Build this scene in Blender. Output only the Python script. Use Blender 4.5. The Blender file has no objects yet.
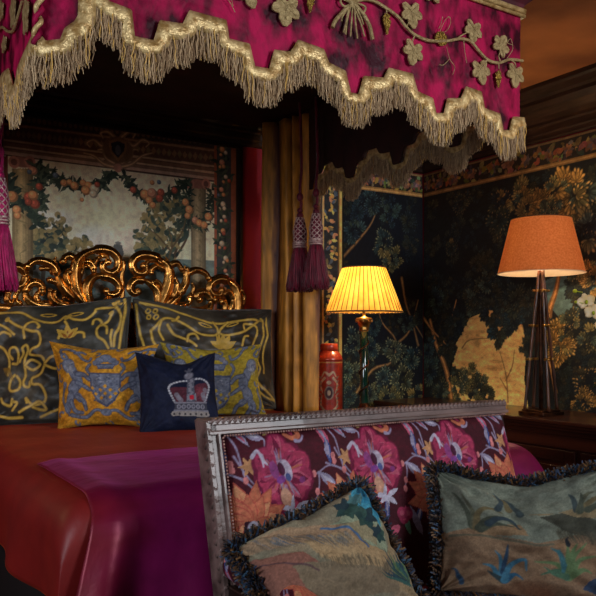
import bpy, math, random
import numpy as np
from mathutils import Vector, Matrix
random.seed(7); RS = np.random.RandomState(11)
SC = bpy.context.scene; COL = SC.collection
PI = math.pi
# ------------------------------------------------------------------ camera, world, light
HC = 1.33; FOC = 752.0; YAW = math.radians(32.5); HOR = 338.0
cd = bpy.data.cameras.new('camera'); cam = bpy.data.objects.new('camera', cd); COL.objects.link(cam)
cam.location = (0, 0, HC); cam.rotation_euler = (PI/2, 0, -YAW)
cd.sensor_width = 36; cd.lens = 36*FOC/596; cd.shift_y = (HOR-298)/596; cd.clip_start = .05
SC.camera = cam
w = bpy.data.worlds.new('world'); SC.world = w; w.use_nodes = True
w.node_tree.nodes['Background'].inputs[0].default_value = (.55, .62, .80, 1)
w.node_tree.nodes['Background'].inputs[1].default_value = .035
SC.view_settings.view_transform = 'Standard'; SC.view_settings.look = 'None'
SC.view_settings.gamma = 1; SC.view_settings.use_curve_mapping = False
SC.view_settings.exposure = 0.0
try: SC.cycles.use_denoising = True
except Exception: pass
SC.cycles.max_bounces = 6; SC.cycles.sample_clamp_indirect = 3
def light(name, typ, loc, energy, col, size=.1, target=None, sy=None, spread=None):
    l = bpy.data.lights.new(name, typ); l.energy = energy; l.color = col
    if typ == 'AREA':
        l.size = size
        if sy: l.shape = 'RECTANGLE'; l.size_y = sy
        if spread: l.spread = spread
    else: l.shadow_soft_size = size
    o = bpy.data.objects.new(name, l); COL.objects.link(o); o.location = loc
    if target is not None:
        o.rotation_euler = (Vector(target)-Vector(loc)).to_track_quat('-Z', 'Y').to_euler()
    return o
light('assumed_daylight', 'AREA', (2.9, -1.3, 2.6), 46, (.92, .95, 1.0), 1.3, (1.75, 2.4, 2.1), 1.5, 1.9)  # assumed daylight from behind the camera, unseen area light; no window is built
light('left_fill_light', 'AREA', (-1.5, .9, 1.9), 24, (.85, .9, 1.0), 1.0, (1.2, 3.0, 1.0), 1.3, 2.2)  # added cool fill for the mural and curtain side, no window there
light('assumed_left_lamp_light', 'POINT', (-.35, 3.7, 1.55), 8, (1, .62, .32), .08)  # bare warm point light for an assumed, unseen bedside lamp; no lamp modelled
light('ceiling_fill_light', 'POINT', (3.6, 1.6, 2.2), 7, (1, .6, .3), .15)  # added warm fill to brighten the ceiling, no fixture behind it

# ------------------------------------------------------------------ helpers
def ray(px, py):
    u = (px-298)/FOC; v = (HOR-py)/FOC; c, s = math.cos(YAW), math.sin(YAW)
    return (s+c*u, c-s*u, v)
def aty(px, py, Y):
    d = ray(px, py); k = Y/d[1]; return (d[0]*k, Y, HC+d[2]*k)
def atx(px, py, X):
    d = ray(px, py); k = X/d[0]; return (X, d[1]*k, HC+d[2]*k)
def atd(px, py, D):
    d = ray(px, py); return (d[0]*D, d[1]*D, HC+d[2]*D)
def s2l(c):
    c = np.asarray(c, float); return np.where(c <= .04045, c/12.92, ((c+.055)/1.055)**2.4)
def rgb(r, g, b): return (r/255, g/255, b/255)

def link(name, me, mats, parent=None, smooth=True, bevel=0):
    o = bpy.data.objects.new(name, me); COL.objects.link(o)
    for m in (mats if isinstance(mats, (list, tuple)) else [mats]): me.materials.append(m)
    if smooth: me.polygons.foreach_set('use_smooth', [True]*len(me.polygons))
    if bevel:
        b = o.modifiers.new('bevel', 'BEVEL'); b.width = bevel; b.segments = 2; b.limit_method = 'ANGLE'
    p = parent; W = Vector((0, 0, 0))
    if parent is None:
        n = len(me.vertices); co = np.empty(n*3); me.vertices.foreach_get('co', co); co = co.reshape(-1, 3)
        W = Vector(((co[:, 0].min()+co[:, 0].max())/2, (co[:, 1].min()+co[:, 1].max())/2, co[:, 2].min())); o.location = W
    else:
        o.parent = parent
        while p is not None: W = W+p.location; p = p.parent
    me.transform(Matrix.Translation(-W)); me.update()
    return o
def thing(name, label, cat, loc, group=None):
    o = bpy.data.objects.new(name, None); COL.objects.link(o); o.location = loc; o.empty_display_size = .1
    return tag(o, label, cat, group)
def tag(o, label, cat, group=None):
    o['label'] = label; o['category'] = cat
    if group: o['group'] = group
    return o
def struct(o): o['kind'] = 'structure'; return o

class MB:
    def __init__(s): s.v = []; s.f = []; s.mi = []; s.c = []; s.cur = 0; s.col = (1, 1, 1)
    def add(s, vs, fs):
        n = len(s.v); s.v += [tuple(p) for p in vs]; s.f += [tuple(i+n for i in f) for f in fs]
        s.mi += [s.cur]*len(fs); s.c += [s.col]*len(vs)
    def box(s, a, b, rot=None, piv=None):
        x0, y0, z0 = a; x1, y1, z1 = b
        P = [(x0,y0,z0),(x1,y0,z0),(x1,y1,z0),(x0,y1,z0),(x0,y0,z1),(x1,y0,z1),(x1,y1,z1),(x0,y1,z1)]
        if rot is not None: P = [tuple(rot @ (Vector(p)-Vector(piv))+Vector(piv)) for p in P]
        s.add(P, [(0,3,2,1),(4,5,6,7),(0,1,5,4),(1,2,6,5),(2,3,7,6),(3,0,4,7)])
    def lathe(s, c, prof, n=28, prof_fn=None):
        vs = []; fs = []
        for (r, z) in prof:
            for k in range(n):
                a = 2*PI*k/n; rr = r*(prof_fn(a, z) if prof_fn else 1)
                vs.append((c[0]+rr*math.cos(a), c[1]+rr*math.sin(a), c[2]+z))
        m = len(prof)
        for j in range(m-1):
            for k in range(n): fs.append((j*n+k, j*n+(k+1)%n, (j+1)*n+(k+1)%n, (j+1)*n+k))
        if prof[0][0] > 1e-5: fs.append(tuple(range(n-1, -1, -1)))
        if prof[-1][0] > 1e-5: fs.append(tuple((m-1)*n+k for k in range(n)))
        s.add(vs, fs)
    def tube(s, pts, r, n=8, up=None, sec=None, cap=True):
        P = [Vector(p) for p in pts]; m = len(P)
        R = [r]*m if not isinstance(r, (list, tuple)) else r
        vs = []; fs = []; U = Vector(up) if up else None; prev = None
        for i in range(m):
            t = (P[min(i+1, m-1)]-P[max(i-1, 0)])
            t = t.normalized() if t.length > 1e-9 else Vector((0, 0, 1))
            if U is not None: b = U
            else:
                if prev is None: prev = Vector((0, 0, 1)) if abs(t.z) < .9 else Vector((1, 0, 0))
                b = prev-t*prev.dot(t)
            b = b.normalized(); prev = b; a = t.cross(b).normalized()
            for k in range(n):
                th = 2*PI*k/n; q = sec(th) if sec else 1
                vs.append(P[i]+(a*math.cos(th)+b*math.sin(th))*R[i]*q)
        for i in range(m-1):
            for k in range(n): fs.append((i*n+k, i*n+(k+1)%n, (i+1)*n+(k+1)%n, (i+1)*n+k))
        if cap: fs.append(tuple(range(n-1, -1, -1))); fs.append(tuple((m-1)*n+k for k in range(n)))
        s.add(vs, fs)
    def ball(s, c, r, n=8, sc=(1, 1, 1)):
        vs = []; fs = []; m = max(4, n//2+1)
        for j in range(m+1):
            ph = PI*j/m
            for k in range(n):
                a = 2*PI*k/n; vs.append((c[0]+r*sc[0]*math.sin(ph)*math.cos(a), c[1]+r*sc[1]*math.sin(ph)*math.sin(a), c[2]-r*sc[2]*math.cos(ph)))
        for j in range(m):
            for k in range(n): fs.append((j*n+k, j*n+(k+1)%n, (j+1)*n+(k+1)%n, (j+1)*n+k))
        s.add(vs, fs)
    def prism(s, pts, off):
        n = len(pts); O = Vector(off); vs = [Vector(p) for p in pts]+[Vector(p)+O for p in pts]
        s.add(vs, [tuple(range(n)), tuple(range(2*n-1, n-1, -1))]+[((i+1)%n, i, n+i, n+(i+1)%n) for i in range(n)])
    def build(s, name, mats, parent=None, smooth=True, bevel=0, colors=False):
        me = bpy.data.meshes.new(name); me.from_pydata(s.v, [], s.f)
        me.polygons.foreach_set('material_index', s.mi)
        if colors:
            a = me.color_attributes.new('Col', 'FLOAT_COLOR', 'POINT')
            c = np.ones((len(s.v), 4)); c[:, :3] = s2l(np.array(s.c)); a.data.foreach_set('color', c.ravel())
        return link(name, me, mats, parent, smooth, bevel)

def grid(name, P, mats, parent=None, colors=None, closed=False, bevel=0):
    """P: (n,m,3) array; colors: (n,m,3) sRGB"""
    n, m = P.shape[:2]; V = P.reshape(-1, 3); idx = np.arange(n*m).reshape(n, m)
    if closed: idx = np.concatenate([idx, idx[:, :1]], 1)
    F = np.stack([idx[:-1, :-1], idx[:-1, 1:], idx[1:, 1:], idx[1:, :-1]], -1).reshape(-1, 4)
    me = bpy.data.meshes.new(name); me.vertices.add(len(V)); me.vertices.foreach_set('co', V.ravel())
    me.loops.add(len(F)*4); me.loops.foreach_set('vertex_index', F.ravel().astype(np.int32))
    me.polygons.add(len(F)); me.polygons.foreach_set('loop_start', np.arange(0, len(F)*4, 4, dtype=np.int32))
    me.update(calc_edges=True); me.validate()
    if colors is not None:
        a = me.color_attributes.new('Col', 'FLOAT_COLOR', 'POINT')
        c = np.ones((n*m, 4)); c[:, :3] = s2l(np.clip(colors.reshape(-1, 3), 0, 1)); a.data.foreach_set('color', c.ravel())
    return link(name, me, mats, parent)

def crom(pts, n=6):
    P = [np.array(p, float) for p in pts]; P = [2*P[0]-P[1]]+P+[2*P[-1]-P[-2]]; out = []
    for i in range(1, len(P)-2):
        for k in range(n):
            t = k/n; a, b, c, d = P[i-1], P[i], P[i+1], P[i+2]
            out.append(.5*((2*b)+(-a+c)*t+(2*a-5*b+4*c-d)*t*t+(-a+3*b-3*c+d)*t**3))
    out.append(P[-2]); return out

def noise2(h, w, cells, seed=0, octs=3):
    r = np.random.RandomState(seed); out = np.zeros((h, w)); amp = 1; tot = 0
    for o in range(octs):
        c = int(cells*2**o)+2; g = r.rand(c+2, c+2)
        y = np.linspace(0, c-.01, h); x = np.linspace(0, c-.01, w)
        yi = y.astype(int); xi = x.astype(int); fy = (y-yi)[:, None]; fx = (x-xi)[None]
        fy = fy*fy*(3-2*fy); fx = fx*fx*(3-2*fx)
        a = g[yi][:, xi]; b = g[yi][:, xi+1]; c_ = g[yi+1][:, xi]; d = g[yi+1][:, xi+1]
        out += amp*((a*(1-fx)+b*fx)*(1-fy)+(c_*(1-fx)+d*fx)*fy); tot += amp; amp *= .5
    return out/tot

class Canvas:
    """a woven / painted surface pattern, row 0 = lower edge; T maps drawing coords to (s,t) in metres"""
    def __init__(s, w, h, res, col, T=None):
        s.W = max(4, int(w/res)); s.H = max(4, int(h/res)); s.w = w; s.h = h
        s.a = np.ones((s.H, s.W, 3))*np.array(col); s.T = T; s.kx = (s.W-1)/w; s.ky = (s.H-1)/h
    def tr(s, p, raw=False):
        if s.T and not raw: p = s.T(*p)
        return (p[0]*s.kx, p[1]*s.ky)
    def _box(s, P, pad=1):
        x0 = max(0, int(P[:, 0].min()-pad)); x1 = min(s.W, int(P[:, 0].max()+pad)+2)
        y0 = max(0, int(P[:, 1].min()-pad)); y1 = min(s.H, int(P[:, 1].max()+pad)+2)
        return x0, x1, y0, y1
    def mix(s, sl, m, col, al):
        m = (m*al)[..., None]; s.a[sl] = s.a[sl]*(1-m)+np.array(col)*m
    def poly(s, pts, col, al=1, raw=False, col2=None):
        P = np.array([s.tr(p, raw) for p in pts]); x0, x1, y0, y1 = s._box(P)
        if x1 <= x0 or y1 <= y0: return
        Y, X = np.mgrid[y0:y1, x0:x1]; ins = np.zeros(X.shape, bool); n = len(P)
        for i in range(n):
            ax, ay = P[i]; bx, by = P[(i+1) % n]
            if ay == by: continue
            c = (ay > Y) != (by > Y); ins ^= c & (X < (bx-ax)*(Y-ay)/(by-ay)+ax)
        if col2 is not None:
            t = np.clip((Y-y0)/max(1, y1-y0), 0, 1)[..., None]; cc = np.array(col)*(1-t)+np.array(col2)*t
            m = (ins*al)[..., None]; s.a[y0:y1, x0:x1] = s.a[y0:y1, x0:x1]*(1-m)+cc*m
        else: s.mix((slice(y0, y1), slice(x0, x1)), ins.astype(float), col, al)
    def stroke(s, pts, w0, w1, col, al=1, smooth=4, raw=False):
        """widths in metres"""
        if smooth and len(pts) > 2: pts = crom(pts, smooth)
        P = np.array([s.tr(p, raw) for p in pts]); r = max(w0, w1)*s.kx/2
        x0, x1, y0, y1 = s._box(P, r+1)
        if x1 <= x0 or y1 <= y0: return
        Y, X = np.mgrid[y0:y1, x0:x1]; best = np.full(X.shape, -9.)
        n = len(P)
        for i in range(n-1):
            a = P[i]; d = P[i+1]-a; L = d@d+1e-9
            t = np.clip(((X-a[0])*d[0]+(Y-a[1])*d[1])/L, 0, 1)
            dist = np.hypot(X-a[0]-t*d[0], Y-a[1]-t*d[1]); g = (i+t)/(n-1)
            best = np.maximum(best, (w0+(w1-w0)*g)*s.kx/2-dist)
        s.mix((slice(y0, y1), slice(x0, x1)), np.clip(best+.5, 0, 1), col, al)
    def ell(s, c, rx, ry, ang, col, al=1, raw=False, soft=.12):
        cx, cy = s.tr(c, raw); rx *= s.kx; ry *= s.ky; R = max(rx, ry)+2
        x0, x1 = max(0, int(cx-R)), min(s.W, int(cx+R)+1); y0, y1 = max(0, int(cy-R)), min(s.H, int(cy+R)+1)
        if x1 <= x0 or y1 <= y0: return
        Y, X = np.mgrid[y0:y1, x0:x1]; ca, sa = math.cos(ang), math.sin(ang); dx, dy = X-cx, Y-cy
        d = np.hypot((dx*ca+dy*sa)/max(rx, .4), (-dx*sa+dy*ca)/max(ry, .4))
        s.mix((slice(y0, y1), slice(x0, x1)), np.clip((1-d)/soft, 0, 1), col, al)
    def loc(s, c):  # drawing coords -> metres
        return s.T(*c) if s.T else c
    def leaf(s, c, L, W, ang, col, al=1, raw=True):
        pts = []
        for k in range(9):
            t = k/8; pts.append((t*L, W*math.sin(PI*t**.8)))
        pts += [(p[0], -p[1]) for p in pts[::-1]]
        ca, sa = math.cos(ang), math.sin(ang)
        s.poly([(c[0]+x*ca-y*sa, c[1]+x*sa+y*ca) for x, y in pts], col, al, raw=True)
    def broad(s, c, L, a, col, hi, rnd):
        # one broad lobed leaf: dark silhouette, lobes, pale tips
        for q, (da, f) in enumerate([(-1.5, .6), (1.5, .6), (-.95, .82), (.95, .82), (-.45, .95), (.45, .95), (0, 1.05)]):
            aa = a+da+rnd.uniform(-.12, .12); l = L*f*rnd.uniform(.85, 1.1); ca, sa = math.cos(aa), math.sin(aa)
            m = (c[0]+l*.52*ca, c[1]+l*.52*sa); k = rnd.uniform(.7, 1.1)
            s.ell(m, l*.56, L*.24, aa, tuple(v*.35 for v in col), .9, raw=True, soft=.3)
            s.ell(m, l*.50, L*.17, aa, tuple(min(1, v*k) for v in col), 1, raw=True, soft=.35)
            if hi is not None and rnd.random() < .7: s.ell((c[0]+l*.78*ca, c[1]+l*.78*sa), l*.20, L*.09, aa, hi, .75, raw=True, soft=.5)
        s.stroke([c, (c[0]+L*.8*math.cos(a), c[1]+L*.8*math.sin(a))], L*.06, L*.02, tuple(v*.5 for v in col), .8, 0, raw=True)
    def verdure(s, c, R, cols, n=6, hi=None, rnd=random, spread=2*PI, dir0=0.):
        cx, cy = s.loc(c)
        for i in range(n+3):
            a = 2*PI*i/(n+3)+rnd.random()*.8; r = R*rnd.uniform(.15, .8)*(1 if i < n else .3)
            s.broad((cx+r*math.cos(a), cy+r*math.sin(a)), R*rnd.uniform(.42, .62), a+rnd.uniform(-.5, .5), rnd.choice(cols), hi, rnd)
    def verdure_old(s, c, R, cols, n=6, hi=None, rnd=random, spread=2*PI, dir0=0.):
        """a cluster of lobed oak-like leaves; c in drawing coords, R metres"""
        cx, cy = s.loc(c)
        for i in range(n):
            a = dir0+spread*(i+rnd.random()*.7)/n; L = R*(.75+.5*rnd.random()); col = rnd.choice(cols)
            bx, by = cx+.15*R*math.cos(a), cy+.15*R*math.sin(a)
            for q in range(5):
                t = (q+.6)/5; px, py = bx+L*t*math.cos(a), by+L*t*math.sin(a)
                for sg in (-1, 1):
                    aa = a+sg*(.95-.4*t); l = L*.34*(1.1-.55*t)
                    k = .75+.45*rnd.random()*t+.1
                    s.leaf((px, py), l, l*.34, aa, tuple(min(1, x*k) for x in col))
            s.leaf((bx+L*.5*math.cos(a), by+L*.5*math.sin(a)), L*.6, L*.12, a, tuple(min(1, x*1.05) for x in col))
            if hi is not None and rnd.random() < .75:
                for q in range(3):
                    t = .55+.2*q; aa = a+rnd.uniform(-.6, .6)
                    s.leaf((bx+L*t*math.cos(a), by+L*t*math.sin(a)), L*.24, L*.05, aa, hi, .8)
    def weave(s, amt=.12, cells=40, seed=3):
        n = noise2(s.H, s.W, cells, seed, 3)-.5; s.a *= (1+2*amt*n)[..., None]
        s.a *= (1+amt*.5*(RS.rand(s.H, s.W)-.5))[..., None]; s.a = np.clip(s.a, 0, 1); return s

def homog(src, dst):
    A = []; b = []
    for (x, y), (u, v) in zip(src, dst):
        A += [[x, y, 1, 0, 0, 0, -u*x, -u*y], [0, 0, 0, x, y, 1, -v*x, -v*y]]; b += [u, v]
    h = np.linalg.solve(np.array(A, float), np.array(b, float))
    def f(x, y):
        d = h[6]*x+h[7]*y+1; return ((h[0]*x+h[1]*y+h[2])/d, (h[3]*x+h[4]*y+h[5])/d)
    return f

# ------------------------------------------------------------------ materials
def mat(name, col=None, col2=None, ns=6, rough=.6, metal=0, spec=.5, sheen=0, sheenc=(1,1,1), bump=0, bs=60, coat=0,
        transl=0, emit=0, wave=None, stretch=None, detail=4, nrough=0, trans=0, ior=1.45, contrast=(.35, .65), aniso=0):
    m = bpy.data.materials.new(name); m.use_nodes = True; N = m.node_tree.nodes; L = m.node_tree.links
    b = N['Principled BSDF']; out = N['Material Output']
    tc = N.new('ShaderNodeTexCoord'); mp = N.new('ShaderNodeMapping'); L.new(tc.outputs['Object'], mp.inputs[0])
    if stretch: mp.inputs['Scale'].default_value = stretch
    no = N.new('ShaderNodeTexNoise'); no.inputs['Scale'].default_value = ns; no.inputs['Detail'].default_value = detail
    L.new(mp.outputs[0], no.inputs['Vector'])
    rp = N.new('ShaderNodeMapRange'); rp.inputs[1].default_value = contrast[0]; rp.inputs[2].default_value = contrast[1]
    L.new(no.outputs['Fac'], rp.inputs[0])
    if col is None:
        at = N.new('ShaderNodeAttribute'); at.attribute_name = 'Col'
        mx = N.new('ShaderNodeMix'); mx.data_type = 'RGBA'; mx.blend_type = 'MULTIPLY'; mx.inputs[0].default_value = .35
        cr = N.new('ShaderNodeMapRange'); cr.inputs[3].default_value = .55; cr.inputs[4].default_value = 1.25
        L.new(rp.outputs[0], cr.inputs[0]); cb = N.new('ShaderNodeCombineColor')
        for i in range(3): L.new(cr.outputs[0], cb.inputs[i])
        L.new(at.outputs['Color'], mx.inputs[6]); L.new(cb.outputs[0], mx.inputs[7]); csrc = mx.outputs[2]
    else:
        mx = N.new('ShaderNodeMix'); mx.data_type = 'RGBA'
        mx.inputs[6].default_value = (*s2l(col), 1); mx.inputs[7].default_value = (*s2l(col2 if col2 else col), 1)
        L.new(rp.outputs[0], mx.inputs[0]); csrc = mx.outputs[2]
    L.new(csrc, b.inputs['Base Color'])
    b.inputs['Roughness'].default_value = rough; b.inputs['Metallic'].default_value = metal
    b.inputs['Specular IOR Level'].default_value = spec; b.inputs['IOR'].default_value = ior
    b.inputs['Sheen Weight'].default_value = sheen; b.inputs['Sheen Tint'].default_value = (*s2l(sheenc), 1)
    b.inputs['Sheen Roughness'].default_value = .35
    b.inputs['Coat Weight'].default_value = coat; b.inputs['Transmission Weight'].default_value = trans
    b.inputs['Anisotropic'].default_value = aniso
    if emit: L.new(csrc, b.inputs['Emission Color']); b.inputs['Emission Strength'].default_value = emit
    if nrough:
        rr = N.new('ShaderNodeMapRange'); rr.inputs[3].default_value = rough-nrough; rr.inputs[4].default_value = rough+nrough
        L.new(rp.outputs[0], rr.inputs[0]); L.new(rr.outputs[0], b.inputs['Roughness'])
    if bump:
        n2 = N.new('ShaderNodeTexNoise'); n2.inputs['Scale'].default_value = bs; n2.inputs['Detail'].default_value = 3
        L.new(mp.outputs[0], n2.inputs['Vector'])
        bp = N.new('ShaderNodeBump'); bp.inputs['Strength'].default_value = bump; bp.inputs['Distance'].default_value = .01
        L.new(n2.outputs['Fac'], bp.inputs['Height']); L.new(bp.outputs[0], b.inputs['Normal'])
    if transl:
        t = N.new('ShaderNodeBsdfTranslucent'); L.new(csrc, t.inputs[0]); ms = N.new('ShaderNodeMixShader')
        ms.inputs[0].default_value = transl; L.new(b.outputs[0], ms.inputs[1]); L.new(t.outputs[0], ms.inputs[2])
        L.new(ms.outputs[0], out.inputs[0])
    return m
K = {}
K['wallred'] = mat('red_wall_paint', rgb(160, 22, 44), rgb(140, 18, 38), 3, .65, bump=.1, bs=80)
K['ceil'] = mat('ceiling_plaster', rgb(190, 120, 66), rgb(130, 78, 44), 1.6, .8)
K['floor'] = mat('dark_carpet', rgb(40, 22, 20), rgb(25, 14, 12), 9, .95, bump=.4, bs=300)
K['cornice'] = mat('dark_carved_oak', rgb(62, 44, 36), rgb(34, 24, 20), 5, .45, bump=.15, bs=40, stretch=(1, 1, 8))
K['mahog'] = mat('mahogany', rgb(78, 38, 26), rgb(42, 20, 14), 4, .28, coat=.3, stretch=(1, .25, 3), bump=.05, bs=50)
K['tap'] = mat('woven_tapestry', None, ns=180, rough=.85, bump=.25, bs=260, detail=2)
K['mural'] = mat('painted_canvas', None, ns=220, rough=.7, bump=.08, bs=300, detail=2)
K['velvet'] = mat('magenta_crushed_velvet', rgb(52, 1, 20), rgb(176, 16, 74), 7, .6, spec=.2, sheen=.12, sheenc=rgb(255, 60, 130), bump=.25, bs=34, stretch=(2.2, 2.2, 1.3), detail=9, contrast=(.36, .66), nrough=.1)
K['velvetdark'] = mat('dark_crimson_velvet', rgb(40, 2, 18), rgb(84, 6, 36), 8, .6, sheen=.2, sheenc=rgb(255, 80, 150), detail=8)
K['lining'] = mat('dark_red_lining', rgb(52, 16, 14), rgb(34, 10, 10), 6, .8)
K['braid'] = mat('gold_braid', rgb(226, 200, 142), rgb(160, 126, 72), 40, .38, metal=.35, bump=.5, bs=90)
K['fringe'] = mat('bullion_fringe', None, ns=60, rough=.6, spec=.4)
K['embro'] = mat('gold_embroidery', rgb(182, 160, 112), rgb(138, 116, 74), 60, .5, metal=.25, bump=.6, bs=200)
K['grape'] = mat('metallic_thread', rgb(190, 156, 70), rgb(110, 84, 34), 90, .35, metal=.6, bump=.8, bs=220)
K['gilt'] = mat('aged_gilding', rgb(232, 166, 84), rgb(116, 66, 30), 16, .33, metal=1, nrough=.1, bump=.15, bs=60, contrast=(.35, .75))
K['brass'] = mat('antique_brass', rgb(214, 168, 92), rgb(130, 92, 44), 30, .3, metal=1, bump=.2, bs=90)
K['spread'] = mat('red_satin_spread', None, ns=7, rough=.5, sheen=.2, sheenc=rgb(255, 90, 40), bump=.18, bs=16, stretch=(1.5, .6, 1))
K['throw'] = mat('purple_satin', None, ns=9, rough=.42, metal=.3, sheen=.3, sheenc=rgb(255, 90, 200), bump=.25, bs=14, spec=.5, stretch=(1, 2, 1))
K['pile'] = mat('pile_fabric', None, ns=60, rough=.7, spec=.25, sheen=.05, bump=.3, bs=130)
K['satinpile'] = mat('dark_velvet_fabric', None, ns=10, rough=.45, sheen=.3, bump=.15, bs=40)
K['goldcurt'] = mat('gold_velvet_curtain', None, ns=12, rough=.5, sheen=.5, sheenc=rgb(255, 200, 110), bump=.3, bs=50, stretch=(1, 1, .35), contrast=(.3, .7))
K['tassel'] = mat('tassel_thread', rgb(122, 14, 44), rgb(78, 8, 28), 60, .55, sheen=.3, bump=.5, bs=150, stretch=(1, 1, .2))
K['tasselpink'] = mat('pink_tassel_thread', rgb(196, 22, 104), rgb(140, 10, 70), 60, .55, sheen=.3, bump=.5, bs=150, stretch=(1, 1, .2))
K['silver'] = mat('silver_thread', rgb(226, 200, 190), rgb(170, 120, 120), 80, .35, metal=.3)
K['frame'] = mat('limed_carved_wood', rgb(128, 104, 98), rgb(70, 54, 50), 14, .42, coat=.2, bump=.2, bs=60, stretch=(.3, 1, 1))
K['dark'] = mat('dark_walnut', rgb(40, 24, 18), rgb(22, 13, 10), 8, .4)
K['black'] = mat('black_skirt_cloth', rgb(14, 8, 10), None, 8, .9)
K['shade1'] = mat('pleated_yellow_silk', rgb(255, 206, 104), rgb(246, 180, 76), 12, .7, transl=.6)
K['pleat'] = mat('shade_seam', rgb(150, 92, 28), rgb(120, 70, 20), 12, .7, transl=.3)
K['shade2'] = mat('orange_linen_shade', rgb(248, 176, 118), rgb(230, 150, 92), 90, .8, transl=.75, bump=.2, bs=150)
K['lin'] = mat('white_shade_lining', rgb(250, 236, 214), None, 12, .8, transl=.4)
K['trimb'] = mat('brown_shade_trim', rgb(96, 66, 44), rgb(64, 44, 30), 50, .6)
K['green'] = mat('dark_green_glass', rgb(20, 60, 44), rgb(12, 38, 30), 12, .08, spec=.8, coat=.6)
K['bronze'] = mat('dark_bronze', rgb(96, 58, 36), rgb(44, 26, 18), 24, .35, metal=.75, bump=.2, bs=80)
K['horn'] = mat('dark_bamboo', rgb(110, 66, 42), rgb(46, 26, 18), 20, .35, coat=.3, stretch=(1, 1, .15))
K['redtin'] = mat('red_japanned_tin', None, ns=20, rough=.35, coat=.25)
K['petal'] = mat('orchid_petal', rgb(250, 238, 206), rgb(240, 214, 150), 18, .5, transl=.25)
K['bud'] = mat('orchid_bud', rgb(186, 196, 40), rgb(150, 170, 30), 12, .5)
K['stem'] = mat('orchid_stem', rgb(60, 84, 40), rgb(40, 60, 28), 12, .5)
K['pot'] = mat('white_ceramic', rgb(210, 205, 198), None, 12, .2)
K['bulb'] = mat('lit_bulb', rgb(255, 214, 150), None, 12, .5, emit=14)
# ------------------------------------------------------------------ room
X0, X1, Y0, Y1, ZC = -2.2, 4.31, -2.4, 4.80, 3.04
def slab(name, a, b, m):
    q = MB(); q.box(a, b); return struct(q.build(name, m, smooth=False))
slab('floor', (X0-.1, Y0, -.1), (X1+.1, Y1+.1, 0), K['floor'])
slab('ceiling', (X0-.1, Y0, ZC), (X1+.1, Y1+.1, ZC+.1), K['ceil'])
slab('wall_back', (X0, Y1, 0), (X1+.1, Y1+.1, ZC), K['wallred'])
slab('wall_right', (X1, Y0, 0), (X1+.1, Y1, ZC), K['wallred'])
def cornice(name, horiz):
    prof = [(.012, 2.715), (.03, 2.725), (.03, 2.75), (.045, 2.76), (.05, 2.80), (.07, 2.81), (.07, 2.83), (.085, 2.86), (.12, 2.90), (.17, 2.93), (.17, 2.955), (.20, 2.965), (.22, 3.0), (.24, 3.012), (.24, 3.04), (0, 3.04), (0, 2.715)]
    q = MB()
    if horiz: A = [(X0, Y1-d, z) for d, z in prof]; B = [(X1-d, Y1-d, z) for d, z in prof]
    else: A = [(X1-d, Y0, z) for d, z in prof]; B = [(X1-d, Y1-d, z) for d, z in prof]
    n = len(prof); q.add(A+B, [(i, (i+1) % n, n+(i+1) % n, n+i) for i in range(n)])
    return struct(q.build(name, K['cornice'], smooth=False))
cornice('trim_1', True); cornice('trim_2', False)
q = MB(); q.box((X0, Y1-.02, 0), (X1, Y1, .16)); struct(q.build('baseboard_back', K['mahog'], smooth=False))

# ------------------------------------------------------------------ mural over the bed
mx0, mx1, mz0, mz1 = .93, 2.545, .95, 2.69; YW = Y1-.02
T = lambda px, py: (aty(px, py, YW)[0]-mx0, aty(px, py, YW)[2]-mz0)
cv = Canvas(mx1-mx0, mz1-mz0, .004, rgb(176, 168, 152), T)
cv.poly([(0, 155), (220, 180), (220, 330), (0, 330)], rgb(232, 220, 192), col2=rgb(214, 204, 184))
for (x, y, r, c) in [(60, 225, .16, (190, 190, 194)), (40, 215, .12, (182, 184, 190)), (95, 245, .18, (186, 184, 184)), (130, 240, .2, (178, 174, 168)), (105, 215, .12, (204, 192, 168)), (150, 200, .12, (206, 196, 176)), (70, 200, .08, (204, 192, 168)), (85, 235, .1, (198, 196, 196))]:
    for k in range(4): cv.ell((x+random.uniform(-8, 8), y+random.uniform(-6, 6)), r, r*.5, random.random(), tuple(min(1, v*1.15) for v in rgb(*c)), .35, soft=.6)
G1 = [rgb(104, 104, 78), rgb(128, 118, 80), rgb(74, 88, 74), rgb(56, 74, 70)]; G2 = [rgb(44, 60, 58), rgb(58, 76, 68), rgb(34, 48, 50)]
cv.poly([(0, 262), (60, 255), (110, 262), (160, 258), (240, 262), (240, 340), (0, 340)], rgb(104, 122, 124))
for k in range(60):
    x, y = random.uniform(0, 235), random.uniform(262, 330)
    cv.ell((x, y), random.uniform(.02, .06), random.uniform(.01, .04), random.random()*3, random.choice([rgb(76, 108, 118), rgb(116, 138, 134), rgb(170, 168, 150), rgb(60, 84, 88), rgb(150, 150, 150)]), .8)
def tree(cx, cy, rx, ry, n, cols):
    for k in range(n):
        a = random.random()*2*PI; r = math.sqrt(random.random()); x, y = cx+rx*r*math.cos(a), cy+ry*r*math.sin(a)
        lit = (y < cy) and random.random() < .7
        c = random.choice(cols if not lit else [rgb(150, 138, 98), rgb(122, 116, 82)])
        cv.ell((x, y), random.uniform(.012, .032), random.uniform(.008, .022), random.random()*3, c, .9)
cv.stroke([(42, 290), (45, 260), (52, 230)], .03, .012, rgb(70, 62, 52)); tree(52, 235, 17, 22, 110, G1+G2); tree(80, 250, 14, 14, 60, G2+G1[:1]); tree(32, 258, 14, 12, 50, G2)
cv.stroke([(168, 300), (170, 270), (180, 240)], .035, .015, rgb(82, 68, 54)); cv.stroke([(170, 270), (160, 240), (150, 225)], .02, .008, rgb(82, 68, 54)); cv.stroke([(172, 262), (186, 240), (190, 222)], .02, .008, rgb(82, 68, 54))
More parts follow.
